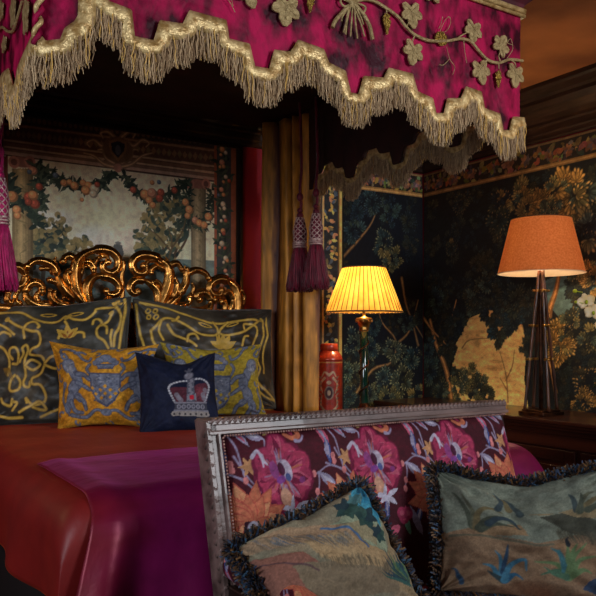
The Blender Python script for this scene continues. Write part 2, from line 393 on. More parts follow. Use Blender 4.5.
tree(168, 222, 26, 22, 170, G1+G2[:1]); tree(150, 236, 16, 10, 50, G2+G1); tree(186, 214, 12, 16, 60, G2)
tree(160, 262, 18, 8, 50, G2); tree(158, 248, 24, 12, 90, G2+G1); tree(176, 206, 14, 10, 60, G2+G1); tree(40, 240, 16, 12, 80, G2+G1); tree(62, 262, 26, 8, 90, G2); tree(84, 262, 16, 6, 40, G2)
for p in [[(168, 262), (172, 244), (168, 226)], [(172, 248), (182, 232), (186, 218)], [(170, 250), (158, 236), (150, 230)]]: cv.stroke(p, .014, .006, rgb(96, 82, 62))
for (xa, xb, cc) in [(12, 33, (176, 158, 118)), (191, 206, (168, 154, 124))]:   # columns
    for k in range(8):
        t0, t1 = k/8, (k+1)/8; f = 1-.45*abs((k+.5)/8-.42)*2
        cv.poly([(xa+(xb-xa)*t0, 168), (xa+(xb-xa)*t1, 169), (xa+(xb-xa)*t1, 330), (xa+(xb-xa)*t0, 330)], tuple(v/255*f for v in cc))
    for k in range(26): cv.stroke([(xa+2+random.random()*(xb-xa-5), 185+k*5), (xa+6+random.random()*(xb-xa-5), 189+k*5)], .012, .004, rgb(96, 92, 66), .5, 0)
# architrave
def band(ya, yb, c): cv.poly([(4, ya), (216, ya+.126*212), (216, yb+.126*212), (4, yb)], rgb(*c))
for ya, yb, c in [(110, 154, (96, 74, 62)), (112, 122, (58, 46, 42)), (123, 125, (150, 120, 96)), (126, 138, (88, 66, 58)), (139, 141, (168, 146, 122)), (142, 145, (116, 88, 74)), (145.5, 147.5, (180, 160, 136)), (148, 151, (120, 96, 86)), (151, 154, (172, 150, 136)), (154, 155.5, (80, 62, 56))]: band(ya, yb, c)
for k in range(40):
    x = 8+k*5.2; y = 132+.126*(x-4); cv.poly([(x, y-4), (x+2.5, y), (x, y+4), (x-2.5, y)], rgb(128, 118, 88) if k % 2 else rgb(150, 118, 88), .7)
for k in range(40): x = 8+k*5.2; y = 117+.126*(x-4); cv.ell((x, y), .012, .018, 0, rgb(128, 96, 76), .7)
for (x, y) in [(22, 162), (198, 184)]:
    cv.ell((x, y), .07, .035, 0, rgb(140, 98, 90)); 
    for sx in (-8, 8): cv.ell((x+sx, y), .035, .04, 0, rgb(168, 118, 106)); cv.ell((x+sx, y), .02, .022, 0, rgb(104, 70, 66))
# crest
for sg in (-1, 1):
    for p in [[(118+sg*4, 137), (118+sg*10, 132), (118+sg*17, 133), (118+sg*15, 138)], [(118+sg*9, 142), (118+sg*16, 146), (118+sg*24, 140), (118+sg*31, 143), (118+sg*28, 147)], [(118+sg*4, 163), (118+sg*12, 158), (118+sg*15, 150), (118+sg*20, 150)], [(118+sg*3, 167), (118+sg*14, 164), (118+sg*24, 156), (118+sg*34, 153)]]:
        cv.stroke(p, .035, .012, rgb(128, 106, 88)); cv.stroke(p, .012, .004, rgb(190, 164, 134))
cv.ell((118, 150), .11, .09, 0, rgb(104, 84, 70)); cv.poly([(109, 141), (118, 138), (127, 141), (126, 152), (118, 162), (110, 152)], rgb(130, 100, 76)); cv.poly([(111, 143), (118, 141), (125, 144), (124, 151), (118, 158), (112, 151)], rgb(38, 44, 60))
cv.ell((118, 150), .02, .035, 0, rgb(84, 90, 108)); cv.ell((118, 168), .03, .03, 0, rgb(170, 128, 116))
def garland(cv, pts, fruit, w=.045, dens=16, cols=(rgb(34, 50, 46), rgb(48, 64, 56), rgb(70, 84, 70))):
    fruit = [(x+random.uniform(-1, 1), y+random.uniform(-1, 1), r*.8, c) for x, y, r, c in fruit]
    C = crom(pts, dens)
    for p in C[::2]:
        c = cv.loc(p)
        for k in range(3): cv.leaf(c, random.uniform(.6, 1.25)*w, w*.17, random.random()*2*PI, random.choice(cols))
    for (x, y, r, c) in fruit:
        m = cv.loc((x, y)); cv.ell(m, r, r, 0, tuple(v*.7 for v in c), raw=True); cv.ell((m[0]-r*.15, m[1]+r*.15), r*.78, r*.78, 0, c, raw=True); cv.ell((m[0]-r*.3, m[1]+r*.3), r*.3, r*.3, 0, tuple(min(1, v*1.25) for v in c), raw=True)
def feather(cv, pts, L, n, cols):
    for p in crom(pts, n):
        c = cv.loc(p)
        for q in range(2): cv.leaf((c[0]+random.uniform(-.01, .01), c[1]+random.uniform(-.015, .015)), L*random.uniform(.7, 1.2), L*.15, random.uniform(0, 2*PI), random.choice(cols))
OR = rgb(204, 144, 100); RD = rgb(164, 84, 66); PK = rgb(196, 140, 116); WH = rgb(200, 190, 168); BL = rgb(90, 108, 132)
def F(*a): return list(a)
garland(cv, [(42, 164), (52, 176), (66, 184), (80, 186), (94, 188), (104, 184), (112, 172)], F((64, 182.5, .03, OR), (70, 183, .025, OR), (75, 186, .035, OR), (84, 184, .03, OR), (89, 185, .035, OR), (86, 190, .04, OR), (95, 188, .04, WH), (94, 194, .035, WH), (98, 184, .025, RD), (81, 199, .018, OR), (55, 176, .024, BL)), .06)
garland(cv, [(124, 174), (132, 186), (144, 196), (156, 198), (170, 192), (180, 186), (187, 182)], F((134, 189, .03, RD), (144, 194, .045, OR), (152, 193, .045, PK), (150, 200, .035, OR), (160, 192, .035, RD), (160, 198, .035, RD), (174, 191, .03, RD), (152, 206, .03, OR), (153, 183, .022, OR), (159, 182, .02, BL)), .055)
garland(cv, [(36, 166), (40, 178), (37, 190), (42, 202), (36, 214), (37, 226)], F((40, 187, .03, RD), (33, 170, .035, PK), (30, 172, .02, BL)), .06)
garland(cv, [(8, 176), (10, 192), (14, 202), (26, 206), (34, 202)], F((12, 197, .045, OR), (16, 210, .035, OR), (18, 215, .03, OR), (30, 198, .045, RD), (35, 203, .04, RD), (34, 196, .04, OR), (28, 203, .03, RD)), .07)
garland(cv, [(188, 190), (187, 204), (190, 216), (200, 226), (208, 218), (212, 204), (212, 190)], F((186, 202, .035, OR), (189, 210, .04, OR), (188, 216, .03, OR), (195, 221, .035, PK), (200, 223, .035, OR), (204, 226, .035, OR), (209, 216, .04, OR)), .055)
cv.poly([(4, 156), (8, 156), (8, 330), (4, 330)], rgb(110, 60, 46))
# right floral border
cv.poly([(214, 140), (240, 143), (240, 330), (214, 330)], rgb(58, 62, 66)); cv.poly([(231, 138), (236, 138), (236, 330), (231, 330)], rgb(134, 84, 62))
cv.poly([(236, 138), (240, 138), (240, 330), (236, 330)], rgb(34, 30, 28)); cv.poly([(214, 138), (217, 138), (217, 330), (214, 330)], rgb(150, 86, 64))
for k in range(13):
    y = 150+k*13.5; x = 224+random.uniform(-2.5, 2.5)
    garland(cv, [(x-4, y-3), (x+1, y), (x+3, y+6)], F((x, y, random.uniform(.02, .03), random.choice([OR, PK, WH, PK])), (x+2.5, y+3.5, .02, random.choice([OR, RD, WH])), (x-2, y+4, .016, random.choice([OR, BL, WH]))), .06, 4)
# urn
cv.poly([(114, 244), (122, 245), (124, 254), (121, 260), (115, 260), (112, 254)], rgb(92, 96, 100)); cv.ell((118, 243), .022, .01, 0, rgb(110, 112, 114))
cv.a = np.clip(cv.a*np.array([1.22, 1.16, 1.08]), 0, 1); cv.weave(.14, 60)
st, tt = np.meshgrid(np.linspace(mx0, mx1, cv.W), np.linspace(mz0, mz1, cv.H))
mural = thing('mural_painting', 'large landscape wall mural with fruit garlands and columns above the gilded headboard', 'wall mural', ((mx0+mx1)/2, Y1-.02, mz0))
grid('painted_panel', np.stack([st, np.full_like(st, YW), tt], -1), K['mural'], mural, cv.a)
fr = MB()
fr.box((mx1-.005, Y1-.04, mz0), (mx1+.02, Y1, mz1+.02)); fr.box((mx0-.02, Y1-.04, mz0), (mx0+.005, Y1, mz1+.02)); fr.box((mx0-.02, Y1-.04, mz1-.005), (mx1+.02, Y1, mz1+.02)); fr.box((mx0-.02, Y1-.04, mz0-.02), (mx1+.02, Y1, mz0+.005))
fr.build('moulding_frame', K['dark'], mural, smooth=False, bevel=.003)

# ------------------------------------------------------------------ verdure tapestries
TEAL = [rgb(30, 52, 60), rgb(40, 64, 68), rgb(24, 40, 52), rgb(52, 72, 66)]
DK = [rgb(26, 38, 42), rgb(34, 46, 44), rgb(22, 32, 38), rgb(44, 50, 40), rgb(50, 48, 34)]
OL = [rgb(90, 88, 56), rgb(116, 104, 62), rgb(70, 76, 58), rgb(60, 74, 66)]
GO = [rgb(150, 118, 62), rgb(128, 98, 50), rgb(104, 84, 46)]
ZB, ZT, ZU = .70, 2.515, 2.705
R2 = random.Random(5)
def border(cv, n, gold):
    H0 = ZT-ZB
    cv.poly([(0, H0), (cv.w, H0), (cv.w, cv.h), (0, cv.h)], rgb(40, 34, 30), raw=True)
    for k in range(int(n)):
        x = cv.w*(k+.5)/n+R2.uniform(-.02, .02)
        for q in range(6):
            a = R2.random()*2*PI; L = R2.uniform(.03, .075); c = R2.choice(GO+[rgb(120, 92, 66), rgb(140, 120, 92), rgb(60, 64, 60)])
            cv.leaf((x+R2.uniform(-.04, .04), (H0+cv.h)/2+R2.uniform(-.05, .05)), L, L*.3, a, tuple(v*R2.uniform(.7, 1.2) for v in c))
        if k % 3 == 0:
            for q in range(7): cv.leaf((x, (H0+cv.h)/2), .05, .014, q*.9, R2.choice([rgb(150, 104, 70), rgb(120, 84, 66), rgb(90, 80, 84)]))
    cv.poly([(0, H0), (cv.w, H0), (cv.w, H0+.03), (0, H0+.03)], rgb(140, 108, 62), raw=True)
    cv.poly([(0, H0+.008), (cv.w, H0+.008), (cv.w, H0+.02), (0, H0+.02)], rgb(176, 140, 86), raw=True)
    cv.poly([(0, cv.h-.02), (cv.w, cv.h-.02), (cv.w, cv.h), (0, cv.h)], rgb(120, 96, 66), raw=True)
# back wall piece
XW = X1-.015
bx0 = 3.215
T = lambda px, py: (aty(px, py, YW)[0]-bx0, aty(px, py, YW)[2]-ZB)
cb = Canvas(X1-.02-bx0, ZU-ZB, .0042, rgb(12, 18, 26), T)
for k in range(34): cb.verdure((R2.uniform(340, 425), R2.uniform(190, 420)), R2.uniform(.05, .09), DK, 6, rnd=R2)
for p in [[(352, 400), (372, 370), (392, 362), (396, 340), (382, 322), (376, 300)], [(396, 345), (410, 330), (418, 300)], [(344, 256), (360, 238), (372, 222), (380, 200)], [(402, 278), (408, 310), (424, 340)], [(418, 345), (412, 320)]]:
    cb.stroke(p, .03, .012, rgb(74, 58, 40)); cb.stroke(p, .012, .005, rgb(136, 108, 70), .8)
for (x, y, r, c, h) in [(372, 205, .10, TEAL, (58, 76, 80)), (352, 232, .09, TEAL, (66, 86, 86)), (392, 212, .09, TEAL, (44, 62, 76)), (386, 243, .10, OL+TEAL, (120, 118, 84)), (358, 212, .07, TEAL, (40, 60, 80)), (394, 262, .08, OL, (124, 118, 80)), (410, 220, .09, DK, (40, 56, 66)), (412, 250, .07, DK, (34, 46, 52)),
    (356, 345, .09, TEAL+OL[2:], (120, 128, 100)), (347, 372, .08, TEAL+OL[2:], (110, 116, 90)), (372, 350, .08, OL[2:]+TEAL, (120, 126, 96)), (396, 352, .09, OL[2:], (140, 138, 98)), (412, 362, .09, OL[2:]+TEAL, (130, 128, 92)), (384, 378, .09, TEAL+OL[2:], (112, 120, 96)), (404, 382, .10, OL[2:], (140, 136, 96)), (370, 396, .08, TEAL+OL[2:], (110, 118, 90)), (390, 402, .09, OL, (126, 118, 76)), (350, 398, .07, TEAL, (90, 96, 76)), (418, 398, .08, OL, (120, 106, 66)), (408, 325, .07, TEAL, (60, 80, 76)), (421, 318, .06, DK, (50, 60, 50)), (375, 328, .06, TEAL, (60, 80, 76))]:
    cb.verdure((x, y), r*1.35, c, 9, rgb(*h), R2)
cb.poly([(321, 150), (341, 150), (341, 430), (321, 430)], rgb(40, 44, 48))
for k in range(40):
    y = 172+k*6.2; x = 330+R2.uniform(-5, 5); c = cb.loc((x, y))
    for q in range(4): cb.leaf(c, R2.uniform(.03, .06), .013, R2.random()*6.3, R2.choice([rgb(206, 164, 92), rgb(180, 140, 76), rgb(110, 100, 70), rgb(180, 126, 90), rgb(70, 84, 98)]))
for (a, b, c) in [(319, 322.5, (70, 60, 52)), (322.5, 324, (176, 146, 96)), (338, 339.3, (96, 72, 40)), (339.3, 342, (196, 156, 88)), (342, 344, (20, 18, 18))]:
    cb.poly([(a, 150), (b, 150), (b, 430), (a, 430)], rgb(*c))
border(cb, 26, True); cb.a *= 1.45; cb.weave(.22, 60)
st, tt = np.meshgrid(np.linspace(bx0, X1-.02, cb.W), np.linspace(ZB, ZU, cb.H))
o = grid('wall_tapestry', np.stack([st, YW+.006*np.sin(st*9)*np.cos(tt*2.), tt], -1), K['tap'], None, cb.a)
tag(o, 'dark leafy verdure tapestry with gold side border hanging behind the yellow pleated lamp', 'tapestry')
# right wall piece: s runs from the corner towards the camera
ye = 1.2
T = lambda px, py: (Y1-.03-atx(px, py, XW)[1], atx(px, py, XW)[2]-ZB)
cr = Canvas(Y1-.03-ye, ZU-ZB, .0052, rgb(14, 17, 20), T)
cr.poly([(455, 345), (470, 318), (495, 308), (520, 316), (526, 345), (524, 380), (530, 420), (452, 420), (450, 380)], rgb(206, 162, 96), col2=rgb(184, 138, 78))
for k in range(50): cr.ell((R2.uniform(458, 524), R2.uniform(318, 400)), R2.uniform(.03, .12), R2.uniform(.008, .03), 0, R2.choice([rgb(208, 166, 100), rgb(160, 118, 66), rgb(180, 140, 84), rgb(134, 96, 54)]), .45, soft=.5)
cr.poly([(545, 268), (600, 262), (600, 300), (560, 318), (545, 300)], rgb(70, 92, 92)); cr.ell((580, 285), .3, .12, 0, rgb(60, 84, 84), .6, soft=.7)
for k in range(55): cr.verdure((R2.uniform(424, 600), R2.uniform(170, 300)), R2.uniform(.07, .12), DK, 6, rnd=R2)
for k in range(26): cr.verdure((R2.uniform(424, 452), R2.uniform(280, 410)), R2.uniform(.06, .10), DK, 6, rnd=R2)
for k in range(40): cr.verdure((R2.uniform(560, 640), R2.uniform(315, 415)), R2.uniform(.07, .10), DK, 6, rnd=R2)
Tk = cr.T; cr.T = None
for k in range(90): cr.verdure((R2.uniform(2.2, 3.55), R2.uniform(.05, 1.75)), R2.uniform(.10, .16), R2.choice([DK, DK, TEAL, OL+DK, GO[1:]+DK]), 7, R2.choice([None, rgb(110, 96, 60)]), R2)
cr.T = Tk
for p, a, b in [([(452, 404), (446, 370), (436, 345), (430, 320)], .06, .03), ([(438, 350), (448, 330), (456, 300)], .03, .012), ([(424, 318), (432, 330), (446, 345)], .03, .01), ([(553, 345), (549, 315), (556, 292), (560, 272)], .07, .03), ([(549, 312), (544, 300), (536, 290)], .035, .012), ([(556, 392), (550, 365), (545, 352)], .03, .02)]:
    cr.stroke(p, a, b, rgb(104, 72, 42)); cr.stroke(p, a*.4, b*.4, rgb(172, 124, 70), .9)
for p in [[(508, 402), (506, 376), (500, 352)], [(506, 380), (512, 366), (514, 350)], [(507, 390), (500, 378)], [(500, 330), (508, 318), (520, 322), (524, 335)], [(462, 348), (470, 340), (492, 338)]]: cr.stroke(p, .014, .006, rgb(110, 78, 44), .9)
for k in range(46):
    t = R2.random()*2*PI; x = 488+38*math.cos(t); y = 352-46*math.sin(t)
    if y < 385 and not (x > 500 and y > 325): cr.verdure((x, y), R2.uniform(.06, .09), DK+OL[3:], 6, rgb(54, 58, 42), R2)
for (x, y, r, c, h, n) in [(575, 195, .15, GO+OL, (190, 150, 84), 9), (556, 192, .10, GO+OL, (150, 118, 64), 8), (505, 204, .11, GO[1:]+DK, (120, 94, 52), 7), (522, 196, .10, GO[1:]+OL, (130, 104, 58), 7), (500, 222, .10, GO[2:]+DK, (104, 84, 46), 7), (540, 205, .09, GO[1:]+OL, (140, 108, 60), 8), (528, 212, .09, GO[1:], (120, 94, 54), 7), (462, 205, .08, GO[2:]+DK, (96, 76, 44), 7), (452, 250, .07, GO[2:]+DK, (96, 78, 46), 6), (472, 300, .09, DK+OL[3:], (70, 66, 44), 7), (458, 228, .08, DK, (50, 48, 36), 7), (590, 225, .12, OL+DK, (110, 96, 60), 7), (548, 218, .08, OL, (130, 104, 60), 6), (486, 285, .08, OL[3:]+DK, (80, 74, 48), 7),
    (437, 300, .09, TEAL, (56, 70, 66), 7), (430, 372, .10, TEAL+OL[3:], (76, 86, 66), 8), (428, 350, .09, TEAL, (64, 76, 64), 7), (442, 392, .09, DK+OL[3:], (84, 78, 48), 7), (456, 325, .10, DK, (30, 42, 40), 8), (448, 345, .09, DK, (34, 44, 40), 8), (500, 330, .10, DK+TEAL[:1], (44, 58, 50), 8), (512, 322, .09, DK+TEAL[:1], (50, 62, 52), 7), (492, 312, .10, DK, (40, 50, 44), 8), (516, 300, .10, DK+OL[3:], (60, 62, 44), 7), (530, 302, .09, DK, (50, 52, 40), 7),
    (470, 378, .09, OL, (170, 146, 88), 8), (460, 388, .09, OL, (150, 130, 80), 8), (480, 390, .08, OL[2:]+DK, (120, 108, 66), 7), (488, 398, .07, DK+OL[3:], (70, 70, 46), 7), (476, 402, .08, OL+DK, (90, 84, 54), 7), (528, 345, .07, DK, (44, 56, 44), 8), (540, 335, .10, DK, (40, 48, 40), 8), (534, 345, .08, DK, (40, 48, 40), 7),
    (560, 335, .11, GO, (206, 162, 92), 9), (558, 352, .10, GO, (196, 150, 84), 8), (566, 345, .08, GO+OL, (190, 150, 84), 8), (590, 385, .09, GO[1:]+DK, (176, 134, 66), 7), (584, 402, .08, GO+DK, (180, 136, 66), 7), (592, 340, .08, OL+DK, (120, 104, 60), 7), (574, 322, .08, OL+DK, (130, 110, 64), 6), (580, 270, .08, OL+GO, (150, 122, 76), 7), (594, 278, .08, OL+GO, (160, 130, 80), 7)]:
    cr.verdure((x, y), r*1.3, c, n+2, rgb(*h), R2)
cr.a *= 1.4; border(cr, 60, True); cr.weave(.25, 90)
st, tt = np.meshgrid(np.linspace(Y1-.03, ye, cr.W), np.linspace(ZB, ZU, cr.H))
o = grid('wall_tapestry', np.stack([XW+.006*np.sin(st*8)*np.cos(tt*2.), st, tt], -1), K['tap'], None, cr.a)
tag(o, 'dark forest tapestry with sandy clearing and floral top border behind the orange lamp', 'tapestry')

# ------------------------------------------------------------------ sideboard along the right wall
sb = thing('panelled_sideboard', 'long dark mahogany panelled sideboard with moulded top under the forest tapestry', 'sideboard', (4.0, 2.9, 0))
ys0, ys1 = 1.0, 4.7
q = MB(); q.box((3.70, ys0, .815), (X1-.01, ys1, .838)); q.box((3.715, ys0, .795), (X1-.01, ys1, .815)); q.box((3.73, ys0, .775), (X1-.01, ys1, .795)); q.box((3.75, ys0+.01, .745), (X1-.01, ys1-.01, .775)); q.build('moulded_top', K['mahog'], sb, smooth=False, bevel=.004)
q = MB(); q.box((3.785, ys0+.02, .0), (X1-.02, ys1-.02, .745)); q.box((3.767, ys0+.025, 0), (3.784, ys1-.025, .12)); q.box((3.767, ys0+.025, .665), (3.784, ys1-.025, .744)); q.build('carcass', K['mahog'], sb, smooth=False, bevel=.003)
for k in range(6):
    ya = ys0+.04+k*.61; q = MB(); yb = ya+.57
    q.box((3.766, ya, .14), (3.787, ya+.07, .655)); q.box((3.766, yb-.07, .14), (3.787, yb, .655)); q.box((3.770, ya+.071, .585), (3.787, yb-.071, .655)); q.box((3.770, ya+.071, .14), (3.787, yb-.071, .21))
    q.box((3.775, ya+.1, .24), (3.787, yb-.1, .555)); q.build('door_panel', K['mahog'], sb, smooth=False, bevel=.004)

# ------------------------------------------------------------------ bedside table
bt = thing('bedside_table', 'dark wooden bedside table beside the gold curtain carrying the red tea canister', 'side table', (3.15, 4.22, 0))
q = MB(); q.box((2.89, 3.86, .75), (3.55, 4.6, .78)); q.build('table_top', K['mahog'], bt, smooth=False, bevel=.005)
q = MB(); q.box((2.93, 3.9, .55), (3.48, 4.56, .75)); q.build('apron', K['mahog'], bt, smooth=False, bevel=.003)
d = MB(); d.box((2.98, 3.885, .58), (3.43, 3.905, .72)); dr = d.build('drawer', K['mahog'], bt, smooth=False, bevel=.003)
d = MB(); d.ball((3.205, 3.872, .65), .014, 10); d.build('knob', K['brass'], dr)
for (x, y) in [(2.96, 3.93), (3.45, 3.93), (2.96, 4.53), (3.45, 4.53)]:
    d = MB(); d.lathe((x, y, 0), [(.016, 0), (.022, .03), (.014, .06), (.024, .45), (.026, .56)], 12); d.build('leg', K['mahog'], bt)

# ------------------------------------------------------------------ bed
BX0, BX1, BY0, BYH, ZTOP = .62, 2.84, 2.31, 4.60, .825
bed = thing('bed', 'large bed with carved gilded scroll headboard at the left', 'bed', (1.70, 3.5, 0))
q = MB(); q.box((BX0+.09, BY0+.10, .05), (BX1-.09, 4.52, .50)); q.build('bed_base', K['black'], bed, smooth=False, bevel=.01)
q = MB(); q.box((BX0+.06, BY0+.07, .50), (BX1-.06, 4.52, .76)); q.build('mattress', K['lining'], bed, smooth=False, bevel=.05)
YH = 4.62
def HP(p): a = aty(p[0], p[1], YH); return (a[0], a[2])
def scroll(m, pts, r0, r1, dy=0, rise=0):
    C = crom([HP(p) for p in pts], 7); n = len(C)
    L = []; R = []
    for i, c in enumerate(C):
        t = i/(n-1); L.append((c[0], YH-.02-dy-rise*t, c[1])); R.append(1.5*(r0+(r1-r0)*t)*(.55+.45*math.sin(PI*min(1, (t+.08)*2.2)) if t < .38 else 1))
    m.tube(L, R, 18, up=(0, -1, 0), sec=lambda th: 1+.17*math.cos(5*th-PI/2) if math.sin(th) > -.3 else .9)
    m.ball((L[-1][0], L[-1][1], L[-1][2]), R[-1]*1.35, 10)
SCR = [
 ([(83.5,305),(75,287),(74,269),(77.6,259),(87,252.6),(100,250),(110.5,253),(116.5,261),(115,269.4),(109.3,273.5),(102,270.5),(101,265),(106,262.5)], .024, .012),
 ([(88,305),(85,291),(87.5,282),(95,276.5),(107,277.5),(114.5,282.5),(117.5,289),(113.5,294.5),(106.5,294.5),(104.5,291.5)], .023, .012),
 ([(76,272),(79,264),(87,262),(92,267),(91.7,271.5)], .013, .010), ([(78,280),(82,268),(88,266.5),(90,269)], .010, .006),
 ([(90,268),(97,258),(104,257),(107,262)], .010, .008),
 ([(81,303),(72,292),(65.7,281),(64.5,275),(67,272.5)], .018, .011), ([(79,300),(73,288),(71,278),(69,274)], .010, .007),
 ([(75,272),(73.5,262),(69,257),(63.5,258),(61,262)], .019, .011), ([(74,266),(75,258),(77,254)], .010, .003),
 ([(72,299),(61.5,288.5),(56,277),(51.7,267),(42,262),(32,262),(26,267)], .020, .012), ([(53,273),(47,269),(40,269)], .015, .008), ([(54,266),(53,261),(54,258)], .011, .003),
 ([(67,297),(57,284),(48,280.5)], .018, .010), ([(74,300),(66,297),(62,298)], .012, .006),
 ([(50,306),(35,305),(25.5,298),(24.5,289),(28.5,284),(35,283),(40,287),(40,292)], .020, .013), ([(49,305),(38,302.6),(34.5,297),(36,294)], .015, .008), ([(68,306),(55,303),(49,297),(48.5,291)], .017, .009),
 ([(62,304),(54,298),(53,292)], .010, .006),
 ([(8,268.5),(18,268),(24,275),(23,282.6),(17.6,287),(10,286),(7,281)], .020, .013), ([(12,304),(6,300),(7,293)], .017, .009), ([(-14,300),(-18,285),(-10,272),(0,271),(5,277),(3,283),(-3,284)], .020, .012), ([(20,306),(14,298),(17,291)], .012, .008),
 ([(118,304),(121,296),(121,286),(120,276),(122,268),(121,262)], .010, .007), ([(112,306),(108,300),(104,301)], .014, .010),
 ([(158,306),(163,294),(166.5,282),(167,271),(162.5,263.5),(150,257),(138.5,256),(131,261),(130.5,268.5),(135,273.5),(141.5,273.5),(144,269.7),(141,266.5)], .026, .012),
 ([(157,304),(156,292),(151,285.5),(143,281),(134.5,280.5),(129,285),(128,290),(132,294),(136,292)], .022, .012),
 ([(163,270),(156,266.5),(150,269),(149,273)], .015, .009), ([(161,265),(153,260.5),(146,261.5),(143.5,266)], .012, .009), ([(164,300),(160,288),(155,282),(150,283)], .010, .007),
 ([(166.7,274),(168.5,266),(174.5,264),(179,269.5)], .018, .010), ([(166,268),(166,262),(164,258)], .010, .003),
 ([(162,305),(171.4,297),(175.5,286),(172.6,279)], .016, .009), ([(165.5,307),(178.4,294),(183,281),(184.5,270)], .020, .010),
 ([(177,294),(183.5,283),(187,273.5),(194,270.5),(202,273.5),(206,278.5)], .019, .011), ([(184,278),(181,272),(182,267)], .010, .004),
 ([(236,314),(236.5,302),(234.5,291),(228.5,283),(218.5,279.3),(210,282.5),(207,289),(210.5,294.5),(217,295),(219,291)], .026, .014),
 ([(186,311),(200,311.5),(208,306),(208,298),(203,293),(197,293),(194,296.5),(197,299.6)], .022, .013), ([(174,307),(186,303),(187.5,297)], .015, .009), ([(213,314),(222,311),(222,304),(218.5,302)], .018, .011), ([(228,312),(231,300),(227,292),(222,294)], .013, .009),
 ([(186,300),(192,290),(190,284)], .012, .006), ([(214,303),(212,300)], .012, .010), ([(240,306),(242,297),(239,291)], .010, .006),
 ([(132,304),(133,316),(130,328),(132,340),(130,352)], .028, .018), ([(128,306),(127,322),(129,336)], .014, .012)]
q = MB()
for pts, a, b in SCR: scroll(q, pts, a, b, random.uniform(0, .012), .012)
hb = q.build('carved_headboard', K['gilt'], bed); hb['label'] = 'gilded pierced scrollwork headboard'
q = MB()
rail = crom([HP(p) for p in [(-22, 306), (20, 309), (60, 308), (100, 306), (130, 306), (160, 309), (195, 314), (238, 316)]], 6)
q.tube([(a[0], YH, a[1]) for a in rail], .026, 12); q.box((.80, YH-.01, .75), (2.42, YH+.02, HP((40, 312))[1])); q.build('headboard_rail', K['gilt'], bed)
for x in (.78, 2.46):
    d = MB(); d.lathe((x, YH, 0), [(.03, 0), (.035, .05), (.025, .1), (.03, .5), (.025, 1.3), (.035, 1.44), (.01, 1.5)], 14); d.build('headboard_post', K['gilt'], bed)

def arc(a, hw, r):
    s = abs(a); f = hw-r
    if s < f: return a, 0.
    q = (s-f)/r
    if q < PI/2: return math.copysign(f+r*math.sin(q), a), r*(1-math.cos(q))
    return math.copysign(hw, a), r+(s-f-r*PI/2)
XC = (BX0+BX1)/2; HW = (BX1-BX0)/2
def ztop(x, y): return ZTOP+.035*(1-((x-XC)/HW)**2)*min(1, (y-BY0)/.5 if y > BY0 else 0)
# bedspread
rr = .13; AL = HW-rr+PI/2*rr+.20; na, nb = 200, 160
P = np.zeros((nb, na, 3)); CC = np.zeros((nb, na, 3)); nz = noise2(nb, na, 9, 4); n3 = noise2(nb, na, 30, 8)
for j in range(nb):
    bb = (4.56-BY0+.42)*(1-j/(nb-1)); tp_ = 4.56-BY0-.11
    y, fd = (4.56-bb, 0) if bb < tp_ else ((BY0+.11-.11*math.sin((bb-tp_)/.11), .11*(1-math.cos((bb-tp_)/.11))) if bb < tp_+.11*PI/2 else (BY0, .11+bb-tp_-.11*PI/2))
    for i in range(na):
        a = -AL+2*AL*i/(na-1); x, dr = arc(a, HW, rr); side = max(0, dr-.08)
        z = ztop(XC+x, y)-dr-fd
        x += math.copysign(1, a)*side*(.10+.10*math.sin(y*9+1.3)*1.0)
        P[j, i] = (XC+x, y, z+.010*(nz[j, i]-.5)*(1 if dr < .05 else .3))
        t = nz[j, i]*.6+n3[j, i]*.4
        CC[j, i] = np.array(rgb(100, 14, 18))*(1-t)+np.array(rgb(140, 30, 20))*t
        k = np.clip((XC+x-.70)/.5, 0, 1)*.8  # lamp warmth in the colour: left side stays rust, top darkens to maroon
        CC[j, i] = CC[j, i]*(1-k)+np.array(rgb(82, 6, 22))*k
sp = grid('bedspread', P, K['spread'], None, CC); s_ = sp.modifiers.new('thick', 'SOLIDIFY'); s_.thickness = .008; s_.offset = -1
tag(sp, 'crimson and rust red satin bedspread covering the bed', 'bedspread')
# throw over the foot
e = .010; rf = .14; na, nb = 240, 130; aL = -(HW-.10); aR = HW-rr+PI/2*rr+.14
P = np.zeros((nb, na, 3)); CC = np.zeros((nb, na, 3)); n3 = noise2(nb, na, 12, 21)
for i in range(na):
    a = aL+(aR-aL)*i/(na-1); x, dr = arc(a, HW+e, rr); f = i/(na-1)
    yback = 3.02-.52*f**1.5; Lb = (yback-BY0-rf)+PI/2*rf+.58
    for j in range(nb):
        b = Lb*j/(nb-1); top = yback-BY0-rf
        if b < top: y = yback-b; dy = 0
        else:
            qv = (b-top)/rf
            if qv < PI/2: y = BY0+rf-rf*math.sin(qv)-e; dy = rf*(1-math.cos(qv))
            else: y = BY0-e; dy = rf+(b-top-rf*PI/2)
        fall = max(0, dy-.05); xx = XC+x
        z = ztop(xx, max(y, BY0+.02))+e-dr-dy
        fl = math.exp(-f*9)
        xx -= fall*.30*fl; y -= fall*(.10*math.sin(a*19+1.)*(.35+fl)+.05*math.sin(a*41+2)*fl+.12)
        y -= .012*max(0, min(1, dy*8))*math.exp(-((f-.035)/.02)**2); z += .010*math.exp(-((f-.03)/.02)**2)*(1 if dy < .1 else 0)
        z += .006*(n3[j, i]-.5)
        P[j, i] = (xx, y, max(z, .02))
        g = min(1, b/.42)*min(1, .25+f*7); g = np.clip(g+.5*(n3[j, i]-.5), 0, 1); g = g*g*(3-2*g)
        CC[j, i] = np.array(rgb(112, 14, 20))*(1-g)+np.array(rgb(134, 22, 88))*g
th = grid('satin_throw', P, K['throw'], None, CC); s_ = th.modifiers.new('thick', 'SOLIDIFY'); s_.thickness = .003; s_.offset = 1
tag(th, 'purple magenta satin throw draped over the foot of the bed', 'throw')
